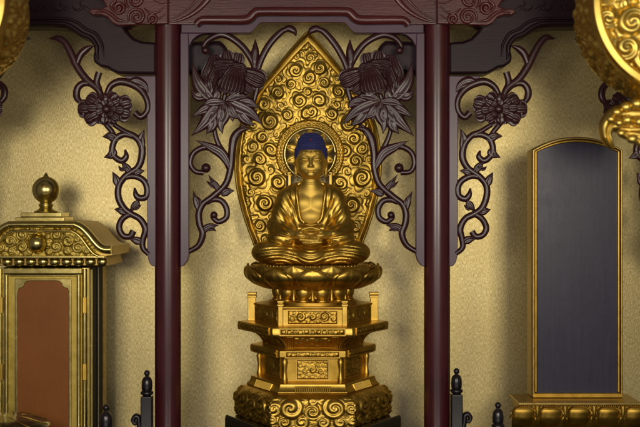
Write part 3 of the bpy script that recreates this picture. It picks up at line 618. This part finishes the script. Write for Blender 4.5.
def hair(G):
    X, Y, Z = G; A = np.abs(X)
    Z = Z+1.4; G = [X,Y,Z]; d = ell(G, (0,1,110), (16.9,16.8,14.5)); d = smin(d, ell(G, (0,1,119.5), (13.4,13.2,12.6)), 3.0)
    line = 114.2-.004*A**3*0-np.clip((A-9.5)/5,0,1)**1.5*9.5      # hairline drops at the temples
    front = np.maximum(line-Z, Y-4)*0+(line-Z)
    back = 96-Z
    return smax(d, np.where(Y < 2, front, np.maximum(back, front-np.clip((Y-2)*4,0,20))), .6)
ho = sdf_obj('hair', hair, (-19,-19,92), (19,20,134), .6, BLUE, st, xf)
mb = MB()
for row in range(11):
    zc = 114.6+1.62*row
    R = max(16.7*math.sqrt(max(0,1-((zc-110)/14.6)**2)), 13.5*math.sqrt(max(.02,1-((zc-119.5)/12.7)**2))); nn = max(6, int(2*pi*R/2.0))
    for i in range(nn):
        a = 2*pi*(i+.5*(row%2))/nn; mb.sphere(xf(np.array([[R*cos(a), 1+R*sin(a), zc-1.4]]))[0], .95, 6, 4)
cu = build('hair_curls', mb, BLUE, ho, smooth=180); cu['kind'] = 'stuff'
mb = MB(); mb.sphere(xf(np.array([[0,-12.6,122.8]]))[0], (1.15,1.0,1.0), 12, 8); build('crown_jewel', mb, RED, ho, smooth=180)
mb = MB(); mb.sphere(xf(np.array([[0,-16.3,110.4]]))[0], 1.15, 12, 8); build('forehead_bead', mb, GOLD2, st, smooth=180)

# ------------------------------------------------------------------ mandorla behind the figure
YM = 108; km = K(YM); MCX = 308.0
man = thing('mandorla', 'pointed gilt mandorla of carved cloud scrolls behind the statue', 'mandorla', (QX(MCX,YM), YM, -53.0))
OW = np.array([(33,0),(38,5.5),(45,12),(55,20.5),(65,28.5),(76,37.5),(86,45.5),(100,55),(114,62.5),(128,67.5),(142,70.3),(156,71.8),(170,72),(184,70.8),(198,68.2),(212,64.5),(226,60),(240,54.8),(254,50),(262.5,47.5)])
def ow(py): return np.interp(py, OW[:,0], OW[:,1])
HX, HY = 310-MCX, 154.0
def inside(x, y, R): return abs(x) < ow(y)-R*.75-5 and math.hypot(x-HX, y-HY) > 33+R*.7 and 55 < y < 256
pre = [(0.5,78,10,1,1),(-9,101,10,1,2),(11,101,10,-1,1),(-39,122,12.5,1,.5),(-36,150,10.5,-1,1.5),(-52,178,13.5,1,.2),(-43,204,12.5,-1,2.6),(-54,148,9,1,0),(-22,114,9,-1,2),(-47,226,9,1,1.5),(-30,92,10,-1,.4),(0,59,6.5,1,3),(-16,84,8,1,2)]
pre = [(x+ (HX if abs(x) < 3 else 0), y, R, h, r) for x, y, R, h, r in pre]
sw = list(pre)+[(-x+1, y, R, -h, pi-r) for x, y, R, h, r in pre if x < -3]
half_ = pack(-70, 0, 50, 258, 4.2, 11, 200, inside, seed=5, fill=.70, pre=sw)[len(sw):]
sw += half_+[(-x+1, y, R, -h, pi-r) for x, y, R, h, r in half_ if x < -2]
nt_, ns_ = 380, 250
py = 33.3+(262.5-33.3)*np.linspace(0,1,nt_)**1.0; PYg, S = np.meshgrid(py, np.linspace(-1,1,ns_), indexing='ij'); Xg = S*ow(PYg)
big = [(x, y, R*1.9, h, r) for x, y, R, h, r in sw if R > 9]
nb = len(pre)*2-2
tails = []
for x, y, R, a, b in sw[:nb]+sw[nb::4]:
    sd = 1 if x > 0.5 else -1
    for t_ in np.linspace(0,1,14): tails.append((x+sd*R*(.95+.35*sin(t_*2.6)), y+R*(.35-2.0*t_), R*.36*(1-t_)**.7+.25, 1, 0))
rest = sw[nb:]
Xw = Xg+.9*np.sin(PYg*.09+.9)+.5*np.sin(PYg*.17+Xg*.11); Pw = PYg+.9*np.sin(Xg*.10+.4)+.5*np.sin(Xg*.15-PYg*.12+2)
bigs = [(x,y,R*1.20,a,b) for x,y,R,a,b in sw[:nb]]
h = np.zeros_like(Xg)
h = cloud_field(Xw, Pw, [(x,y,R*1.45,a,b) for x,y,R,a,b in sw[:nb]], 6, .22, .46, 1.5)*.95
mid = [(x,y,R*1.35,a,b) for x,y,R,a,b in rest if R > 6.3]; sml = [(x,y,R*1.15,a,b) for x,y,R,a,b in rest if R <= 6.3]
h = np.maximum(h, cloud_field(Xw, Pw, mid, 5, .22, .46, 1.3)); h = np.maximum(h, swirl_field(Xw, Pw, sml, 1.2, .28, .08))
h = np.maximum(h, swirl_field(Xw, Pw, tails, 0)*.9)
h = np.maximum(h, 1.0*np.abs(np.sin(Xg*.55+1.3*np.sin(PYg*.31)))*np.abs(np.sin(PYg*.47+1.1*np.sin(Xg*.37)))+.6)
edge = (1-np.abs(S))*ow(PYg); topb = np.clip((PYg-33)/16,0,1)
h = h*np.clip((edge-4-4.5*np.clip((90-PYg)/50,0,1))/2.5, 0, 1)
rim = 2.6*np.clip(1-edge/3.2, 0, 1)**.5
rr = np.hypot(Xg-HX, PYg-HY); h = h*np.clip((rr-32)/2,0,1)
for R0, a in ((31,1.1),(28,.8)): h = np.maximum(h, a*np.exp(-((rr-R0-.6*np.sin(np.arctan2(PYg-HY,Xg-HX)*34)*(R0>30))/1.1)**2))
concave = 5*np.clip(1-edge/12,0,1)**2         # edges curl forward
Yv = YM-h*km-rim*.4-concave*.6
P = np.stack([QX(MCX,YM)+Xg*km, Yv, (213.5-PYg)*km], -1)
mb = MB(); mb.grid(P); back = P.copy(); back[...,1] = np.maximum(YM+2.5, P[...,1]+2.0)
hole = (rr < 26) | ((np.abs(Xg-HX) < 24.5) & (PYg > 175) & (PYg < 200))
hf = hole[:-1,:-1] & hole[1:,:-1] & hole[:-1,1:] & hole[1:,1:]
mb.f = [f for f, k in zip(mb.f, (~hf).reshape(-1)) if k]
build('cloud_relief', mb, GOLD, man, smooth=180, recalc=False)
mb = MB(); mb.grid(back); mb.f = [f[::-1] for f, k in zip(mb.f, (~hf).reshape(-1)) if k]; build('back_plate', mb, GOLD2, man, smooth=180, recalc=False)
e = [PX(MCX+s*w, y, YM) for s, arr in ((-1, OW[::-1]), (1, OW[1:])) for y, w in arr]
e = crom(e, 140); e[:,1] = YM-1.2; mb = MB(); tube(mb, e, 1.9, 8); build('rim', mb, GOLD, man, smooth=180)
hc = PX(310, 154, YM)
def circ(R, y, n=72): return [(hc[0]+R*cos(2*pi*i/n), y, hc[2]+R*sin(2*pi*i/n)) for i in range(n+1)]
mb = MB(); tube(mb, circ(27.6, YM-4.5), 1.35, 8); build('halo_ring', mb, BRASS, man, smooth=180)
mb = MB(); mb.lathe_y(hc[0], hc[2], [(13,YM+1),(13,YM-2),(12,YM-3),(.1,YM-3.4)], 40); build('halo_disc', mb, GOLD2, man, smooth=40)
for i in range(10):
    a = 2*pi*i/10+pi/2; mb = MB()
    t = np.linspace(0,1,10); s = np.linspace(-1,1,9); T, S_ = np.meshgrid(t, s, indexing='ij'); w = 6.4*np.sin(np.clip(.25+.75*T,0,1)*pi)**.7+.1; r_ = 11+16*T
    lx, lz = r_, S_*w
    A_ = np.stack([hc[0]+lx*cos(a)-lz*sin(a), YM-2.6-1.4*np.cos(S_*pi/2)*np.sin(T*pi)+.8*(np.abs(S_)<.15), hc[2]+lx*sin(a)+lz*cos(a)], -1)
    mb.shell(A_, 1.2); build('halo_petal', mb, GOLD, man, smooth=60)
for i in range(40):
    pass
mb = MB()
for i in range(56):
    a = 2*pi*i/56; mb.sphere((hc[0]+31.4*cos(a), YM-3.4, hc[2]+31.4*sin(a)), .85, 8, 6)
bb = build('bead_border', mb, GOLD, man, smooth=180)
for sx in (-1,1):
    mb = MB(); x = hc[0]+sx*22.5; mb.box(x-1.5,x+1.5,YM-3,YM+1, QZ(203,YM), QZ(172,YM)); build('halo_strut', mb, GOLD, man, bevel=.4)
    mb = MB(); x = hc[0]+sx*27; mb.box(x-.8,x+.8,YM-2,YM+1, QZ(203,YM), QZ(178,YM)); build('halo_strut', mb, GOLD2, man, bevel=.3)

# ------------------------------------------------------------------ shrine case
YF = 10; CX = QX(42.5, YF); kf = K(YF)
case = thing('shrine_case', 'gold shrine cabinet with curved roof, ball finial and russet door panel', 'cabinet', (CX, YF+46, ZS))
def cx_(px): return QX(px, YF)
zt = QZ(268, YF)
mb = MB(); mb.box(cx_(-1), cx_(87), YF+6, YF+90, ZS, zt); build('body', mb, MATT, case, bevel=.6)
for (a, b, c, d) in ((-2,3.5,268,470),(82,88,268,470)):
    mb = MB(); mb.box(cx_(a), cx_(b), YF+2, YF+8, ZS, QZ(c,YF)); ribbon(mb, [((a+b)/2, 452), ((a+b)/2, c+.5)], [(b-a)/2-.2]*2, Y=YF+2.5, h=3.6, th=2); build('corner_post', mb, BRASS, case, smooth=50)
mb = MB(); mb.box(cx_(3.5), cx_(82), YF-1, YF+6, QZ(274,YF), QZ(268,YF)); build('head_rail', mb, BRASS, case, bevel=1.0)
door = MB(); door.box(cx_(4), cx_(81.5), YF+2, YF+6.5, ZS+6, QZ(274.5,YF)); dr = build('door', door, BRASSM, case, bevel=.5)
for a, b in ((4.2,9),(76.5,81.3)):
    mb = MB(); ribbon(mb, [((a+b)/2, 450), ((a+b)/2, 275)], [(b-a)/2]*2, Y=YF+2, h=2.8, th=1); build('door_stile', mb, BRASS, dr, smooth=50)
mb = MB(); mb.box(cx_(9), cx_(76.5), YF-.2, YF+3, QZ(276.5,YF), QZ(274.8,YF)); build('door_rail', mb, BRASS, dr, bevel=.8)
# inner frame with cusped corners
inn = [(17.5,460),(17.5,292),(19,288.5),(22,287.8),(24,286),(24.6,283.4),(27,281.5),(31,281),(55,281),(59,281.5),(61.4,283.4),(62,286),(64,287.8),(67,288.5),(68.5,292),(68.5,460)]
outr = [(14.5,460),(14.5,278.6),(71.5,278.6),(71.5,460)]
mb = MB(); lp = poly(inn, YF); op = poly(outr, YF)
ring = op+lp[::-1]
mb.prism(ring, YF+.2, YF+4); build('cusped_frame', mb, BRASS, dr, bevel=.8)
mb = MB(); mb.box(cx_(17), cx_(69), YF+1.2, YF+3, ZS+8, QZ(280,YF)); build('door_panel', mb, ORANGE, dr)
for yy in (305, 372):
    for xx in (84.8, 1.2):
        mb = MB(); mb.box(cx_(xx)-1.8, cx_(xx)+1.8, YF-2.2, YF, QZ(yy+8,YF), QZ(yy-8,YF)); build('hinge', mb, GOLD, case, bevel=.4)
# side framing
mb = MB(); mb.box(cx_(87)-.5, cx_(87)+1.5, YF+12, YF+20, ZS, zt-2); build('side_strip', mb, BRASS, case, bevel=.5)
mb = MB(); mb.box(cx_(87)-.5, cx_(87)+1.8, YF+78, YF+91, ZS, zt-2); build('side_strip', mb, TABG, case, bevel=.5)
mb = MB(); mb.box(cx_(87)-.5, cx_(87)+1.2, YF+48, YF+53, ZS, zt-2); build('side_strip', mb, BLACK, case, bevel=.5)
# roof
RY0 = -4; kr = K(RY0)
prof = [(27,221),(34,221.8),(40,225),(46,231),(52,238.5),(57,243.5),(62,245.8),(69,246),(69,256),(57,257),(40,258)]
rc = 42.5
def rp(dx, y): return ((QX(rc, RY0)+dx*kr), QZ(y, RY0))
outl = [rp(-d, y) for d, y in prof]+[rp(d, y) for d, y in reversed(prof)]
mb = MB(); mb.prism(outl, RY0+7, 98); rf = build('roof', mb, TABG, case, bevel=.8)
mb = MB(); mb.prism([rp(-62,266.5), rp(-59,256.5), rp(59,256.5), rp(62,266.5)], RY0+18, 96); build('eave_soffit', mb, TABG, rf, bevel=.6)
pm = [(rc+s*d, y) for s, arr in ((-1, prof[7::-1]), (1, prof[:8])) for d, y in arr]
pm = [(x, y+3.5) for x, y in pm]
mb = MB(); ribbon(mb, pm, [4.2,4.2,4.0,3.8,3.6,3.6,3.8,4.0,4.2,4.2], Y=RY0+2, h=6, th=6, n=120); build('cornice', mb, BRASS, rf, smooth=60)
pm2 = [(rc+(x-rc)*.9, y+6.5) for x, y in pm[1:-1]]
mb = MB(); ribbon(mb, pm2, [1.6]*6, Y=RY0+2, h=3.5, th=5, n=110); build('cornice_bead', mb, BRASS, rf, smooth=60)
mb = MB(); mb.box(rp(-62,0)[0], rp(62,0)[0], RY0+1, RY0+8, QZ(258.5,RY0), QZ(255.5,RY0)); build('lower_rail', mb, BRASS, rf, bevel=1.0)
# pediment relief
W, Hh = 112.0, 31.0; X, Z = np.meshgrid(np.linspace(-56,56,200), np.linspace(0,30,70), indexing='ij')
swp = []
for sx in (-1,1):
    for (a, b, R, hd, ro) in ((17,21,6.5,1,0),(17,9,6.5,-1,1),(29,15,7,1,2),(39,8,6,-1,0),(28,5,4.5,1,1),(48,5,4.5,1,0),(8,25,4.5,1,0),(10,4,4,1,0),(38,17,4,1,1),(24,26,4,-1,1)): swp.append((sx*a-5, b, R, hd*sx, ro))
swp = pack(-55,55,0,30,2,3.4,80,seed=3,fill=.62,pre=swp)
hgt = swirl_field(X, Z, swp, 1.6)*2.0
lim = np.interp(np.abs(X), [0,27,40,50,60], [31,31,25,13,4])
hgt = np.where(Z < lim, hgt, -.5)
P = np.stack([QX(rc,RY0)+X*kr, RY0+6.6-hgt, QZ(256,RY0)+np.minimum(Z,lim+1)*kr], -1); mb = MB(); mb.grid(P); build('pediment_relief', mb, BRASSM, rf, smooth=180)
bz = PX(36.3, 243.5, RY0); mb = MB(); mb.lathe_y(bz[0], bz[2], [(10,RY0+6),(10,RY0+3.5),(8.8,RY0+2.5),(8.6,RY0+2),(7.5,RY0-2.2),(5,RY0-4.8),(2.4,RY0-5.8),(.1,RY0-6.1)], 36); build('boss', mb, BRASS, rf, smooth=50)
mb = MB(); mb.sphere((rp(-52,0)[0], RY0+16, QZ(262.5,RY0)), (5.4,4,5.0), 16, 10); pe = build('petal_bead', mb, BRASS, rf, smooth=180)
for i in range(1,10):
    c = dup(pe, rf); c.location[0] += i*12.0*U
# finial
fy = 55; fx = QX(46, fy)
mb = MB(); mb.box(fx-26, fx+24, fy-22, fy+22, QZ(221.5,fy), QZ(217,fy)); mb.box(fx-22, fx+20, fy-18, fy+18, QZ(217,fy), QZ(212.6,fy)); build('roof_platform', mb, BRASS, rf, bevel=.8)
def fz(y): return QZ(y, fy)
mb = MB(); mb.lathe(fx, fy, [(12,fz(213)),(12.4,fz(211.5)),(8,fz(209.5)),(6.2,fz(207.5)),(7.6,fz(205.8)),(7.6,fz(204.6)),(6,fz(203.2))]+[(14.2*cos(a), fz(190)+14.2*sin(a)) for a in np.linspace(-1.1,1.35,18)]+[(2.2,fz(175.2)),(1.0,fz(173.4)),(.1,fz(172.6))], 48)
build('finial', mb, BRASS, rf, smooth=50)

# ------------------------------------------------------------------ arched tablet on its stand
YT = 8; kt = K(YT); TC = 577.5
tab = thing('memorial_tablet', 'tall dark slate tablet with arched top and thin gold frame', 'tablet', (QX(TC,YT), YT+12, QZ(397.5,YT)))
def arch(hw, ys, yt, yb, n=22, e=2.1): return [(TC-hw, yb)]+[(TC+hw*u, ys-(ys-yt)*(1-abs(u)**e)) for u in np.linspace(-1,1,n)]+[(TC+hw, yb)]
def ringp(a, b): return poly(a, YT)+poly(b, YT)[::-1]
mb = MB(); mb.prism(poly(arch(45.5,150,136.5,397.5), YT), YT+3, YT+26); build('tablet_body', mb, TABG, tab, bevel=.8)
def archframe(o, i, y0, y1, nm, mat, bv):
    n = len(o); mb = MB(); A_ = poly(o, YT); B_ = poly(i, YT)
    vs = [(x,y0,z) for x,z in A_]+[(x,y0,z) for x,z in B_]+[(x,y1,z) for x,z in A_]+[(x,y1,z) for x,z in B_]
    fs = []
    for k in range(n-1): fs += [(k,k+1,n+k+1,n+k),(2*n+k,3*n+k,3*n+k+1,2*n+k+1),(k,2*n+k,2*n+k+1,k+1),(n+k,n+k+1,3*n+k+1,3*n+k)]
    fs += [(0,n,3*n,2*n),(n-1,3*n-1,4*n-1,2*n-1)]
    mb.add(vs, fs); build(nm, mb, mat, tab, bevel=bv)
archframe(arch(45,150.2,137.2,395), arch(42.9,151.2,139.4,395), YT-2, YT+4, 'outer_frame', TABG, .7)
archframe(arch(42.8,151.3,139.6,392.5), arch(40.0,152,142.2,392.5), YT-.6, YT+4, 'inner_frame', GOLD2, 1.0)
mb = MB(); mb.box(QX(TC-45,YT), QX(TC+45,YT), YT-2.5, YT+3, QZ(397.3,YT), QZ(393,YT)); build('bottom_rail', mb, GOLD2, tab, bevel=.6)
mb = MB(); mb.prism(poly(arch(41.4,151.8,141,394), YT), YT+2.2, YT+5); build('slate_face', mb, SLATE, tab)
BX0, BX1 = QX(518.5,-20), QX(642,-20)
sd = thing('tablet_stand', 'gilt stand with carved petal arches carrying the slate tablet', 'stand', ((BX0+BX1)/2, 6, ZS))
zT = QZ(402.6,-20)
mb = MB(); mb.box(BX0, BX1, -20, 32, zT-2.6, zT); build('top_board', mb, TABG, sd, bevel=.6)
mb = MB(); mb.loft([[(BX0+d,-20+d,z),(BX1-d,-20+d,z),(BX1-d,32-d,z),(BX0+d,32-d,z)] for d, z in ((16,ZS),(15,zT-34),(9,zT-26),(4,zT-16),(2.5,zT-8),(2.5,zT-2.6))]); build('cove', mb, GOLD2, sd, bevel=.8)
def gadroon(cx, w):
    a = np.linspace(0,1,14); s = np.linspace(-1,1,15); T, S_ = np.meshgrid(a, s, indexing='ij')
    wid = w*np.where(T < .7, 1, np.sqrt(np.clip(1-((T-.7)/.32)**2,.03,1)))*(.92+.08*np.clip(T*2,0,1))
    z = zT-27+T*23.5; y = -18+np.interp(z, [zT-27,zT-16,zT-8,zT-2], [8.5,2.5,.8,.6])-3.6*np.sqrt(np.clip(1-S_**2,0,1))*np.clip(np.minimum(T*4+.3,(1-T)*5+.05),0,1)
    A_ = np.stack([cx+S_*wid, y, z], -1); mb = MB(); mb.shell(A_, 1.5); o = build('carved_petal', mb, GOLD2, sd, smooth=60)
    pts = []
    for th in np.linspace(-.4, pi+.4, 24): pts.append((cx+(w+1.6)*cos(th), -18.6+ (1.2 if sin(th)<0 else .0), zT-13+9.6*sin(th)))
    mb = MB(); tube(mb, pts, 1.0, 6); build('petal_edge', mb, GOLD, o, smooth=60)
for px in (523.8,551,579.5,609,637): gadroon(QX(px,-19), 11.2)
for px in (537.5,565.3,594.3,623):
    c = QX(px,-19); mb = MB(); tube(mb, [(c,-18.2,zT-4),(c,-18.9,zT-9),(c,-18,zT-15),(c,-16,zT-22)], [3.2,2.4,1.4,.5], 8); build('dart', mb, GOLD, sd, smooth=60)
mb = MB()
for i in range(60):
    x = BX0+2+(BX1-BX0-4)*i/59; mb.sphere((x,-19.6,zT-3.4), .9, 6, 4)
build('bead_border', mb, GOLD2, sd, smooth=180)

# ------------------------------------------------------------------ railing posts
def post(px, py, Y, s, lab, shaft, curl, grp):
    k = K(Y); x = QX(px, Y); z = QZ(py, Y)
    t = thing('railing_post', lab, 'post', (x, Y, ZS), grp)
    P = [(.1,0),(1.8,-.4),(3,-2),(3.3,-3.6),(2.6,-5.4),(1.8,-6.2),(2.0,-7),(4.2,-8.5),(5.4,-11),(5.9,-16),(5.7,-21),(5.0,-22.6),(6.6,-23.4),(7.0,-25),(6.2,-26.4),(4.6,-27.4),(4.2,-29)]
    mb = MB(); mb.lathe(x, Y, [(r*s*k, z+d*s*k) for r, d in reversed(P)], 28); build('knob', mb, POST, t, smooth=50)
    zb = z-28*s*k; w = 6.2*s*k
    mb = MB(); mb.box(x-w, x+w, Y-w, Y+w, ZS, zb); build('shaft', mb, POST, t, bevel=1.2)
    if curl:
        mb = MB(); d = curl
        ribbon(mb, [(px+d*5*s,py+70*s),(px+d*8*s,py+60*s),(px+d*9*s,py+52*s),(px+d*12*s,py+50*s),(px+d*15*s,py+54*s),(px+d*13*s,py+58*s),(px+d*11*s,py+56*s)], [3,3,2.8,2.6,2.4,2.2,2], Y=Y, h=4, th=4, n=50); build('scroll_arm', mb, POST, t, smooth=60)
post(147, 370, 6, .92, 'black turned railing post beside the column, shrine case side', 1, -1, None)
post(456.5, 368, 6, .92, 'black turned railing post beside the column, slate tablet side', 1, 1, None)
post(106, 404, -40, 1.08, 'black turned post in front of the shrine case corner', 1, 0, None)
post(498, 402, -30, .95, 'black turned post beside the gilt tablet stand', 1, 0, None)

# ------------------------------------------------------------------ lacquered leaf-shaped stand, only its ribbed edge in view
ls = thing('lacquer_stand', 'black lacquered stand with gold ribs below the russet door panel', 'stand', (QX(2,-70), -70, ZS))
k7 = K(-70)
mb = MB(); mb.lathe(QX(2,-70), -70, [(30,ZS),(28,ZS+12),(14,ZS+22),(14,QZ(440,-70)),(26,QZ(433,-70)),(40,QZ(428.5,-70)),(44,QZ(425.5,-70)),(43,QZ(424.0,-70)),(30,QZ(418.0,-70)),(20,QZ(418.0,-70)),(.1,QZ(415.0,-70))], 48); build('stand_body', mb, BLACK, ls, smooth=40)
for i in range(11):
    a = 2*pi*i/11+.2; mb = MB(); c = (QX(2,-70), -70)
    P = [(c[0]+r*cos(a+b), c[1]+r*sin(a+b), QZ(y,-70)+.5) for r, b, y in ((17,0,415.3),(22,.05,415.7),(30,.15,418),(37,.25,421.2),(43,.35,424))]
    tube(mb, crom(P, 14), [.38]*14, 6); build('gold_rib', mb, GOLD, ls, smooth=180)

# ------------------------------------------------------------------ hanging lanterns
def lantern(cpx, cpy, Y, R, hoops, side, lab, orn):
    k = K(Y); c = PX(cpx, cpy, Y); R *= k
    t = thing('hanging_lantern', lab, 'lantern', (c[0], Y+R*.5, c[2]-R), None)
    dep = 95*k
    # pierced drum wall with beaded scroll work
    nu, nv = 420, 46; a = np.linspace(0, 2*pi, nu); v = np.linspace(0,1,nv); A_, V = np.meshgrid(a, v, indexing='ij')
    Wd = 2*pi*R; sw = pack(0, Wd, 0, dep, 3.0*k, 8*k, 420, seed=21, fill=.66)
    sw = sw+[(x-Wd,z,r,h,o) for x,z,r,h,o in sw if x > Wd-12*k]+[(x+Wd,z,r,h,o) for x,z,r,h,o in sw if x < 12*k]
    h = swirl_field(A_*R, V*dep, sw, 1.5)*3.6
    rad = R*(.90+.085*np.sin(V*pi))+h
    P = np.stack([c[0]+rad*np.cos(A_), Y+V*dep, c[2]+rad*np.sin(A_)], -1)
    mb = MB(); mb.grid(P); build('scroll_wall', mb, LANT, t, smooth=180)
    for y, rr, w in hoops:
        mb = MB(); mb.lathe_y(c[0], c[2], [(R*rr-10*k,Y+y*k+3*k),(R*rr-10*k,Y+y*k-2*k),(R*rr-6.5*k,Y+y*k-5*k),(R*rr-1.5*k,Y+y*k-3.6*k),(R*rr+.5*k,Y+y*k),(R*rr+.2*k,Y+y*k+w*k),(R*rr-2*k,Y+y*k+w*k)], 96, True); build('hoop', mb, LANT, t, smooth=45)
    # front face with scrolls
    X, Z = np.meshgrid(np.linspace(-R,R,150), np.linspace(-R,R,150), indexing='ij')
    swf = pack(-R,R,-R,R,6*k,21*k,70,lambda x,z,r: math.hypot(x,z)+r < R*.98,seed=8,fill=.7)
    hf = swirl_field(X, Z, swf, 1.7)*2.6; rr = np.hypot(X,Z); s = np.where(rr > R*.92, R*.92/np.maximum(rr,1e-6), 1)
    P = np.stack([c[0]+X*s, Y+8*k-hf, c[2]+Z*s], -1); mb = MB(); mb.grid(P); build('face_relief', mb, LANT, t, smooth=180)
    mb = MB(); mb.lathe_y(c[0], c[2], [(.1,Y+dep-2),(R*.86,Y+dep-2),(R*.86,Y+dep),(.1,Y+dep)], 64); build('back_plate', mb, GOLD2, t, smooth=40)
    mb = MB(); mb.lathe(c[0], Y+dep*.5, [(3*k,c[2]+R*.9),(3*k,c[2]+R+400)], 12); build('hanger_rod', mb, GOLD, t, smooth=60)
    if orn:
        # drooping leaf ornament below
        for j, (pts, w) in enumerate(orn):
            mb = MB(); ribbon(mb, pts, w, Y=Y+30-6*j, h=max(w)*.8, th=4, groove=.35, n=46); build('leaf_drop', mb, LANT, t, smooth=60)
        for px_, py_, r_ in ((618,112,6),(627,107,7),(637,104,7.5),(648,103,8),(612,119,5),(622,133,5),(632,139,6),(643,142,7),(628,120,6.5),(640,122,7.5),(619,123,5)):
            q = PX(px_, py_, Y+10); mb = MB(); mb.sphere((q[0], q[1]+random.uniform(-2,2), q[2]), (r_*k, r_*.8*k, r_*.82*k), 16, 10); build('leaf_lobe', mb, LANT, t, smooth=180)
        mb = MB(); q = PX(650, 98, Y+38); mb.lathe(q[0], q[1], [(22*k,q[2]-26*k),(27*k,q[2]-14*k),(22*k,q[2]-4*k),(12*k,q[2]+6*k),(8*k,q[2]+14*k)], 32); build('drop_cup', mb, LANT, t, smooth=60)
    return t
lantern(685, 2, -170, 94, ((-3,1.0,8),(92,.93,6)), 1, 'hanging gold filigree lantern with broad hoop above the slate tablet',
        [([(660,126),(645,124),(630,122),(617,121),(608,126),(606,134),(609,143),(614,150)], [17,17,16,13,8.5,5.5,4,.5]),
         ([(652,114),(638,111),(626,113),(617,118)], [5,8,7,2]), ([(655,126),(641,126),(629,127),(620,128)], [5,7,6.5,2]), ([(655,138),(642,138),(631,136),(624,134)], [4,5.5,5,1.5])])
lantern(-73, 0, -170, 82, ((-3,.985,7),(92,.93,6)), -1, 'hanging gold filigree lantern with orange rim above the shrine case', None)
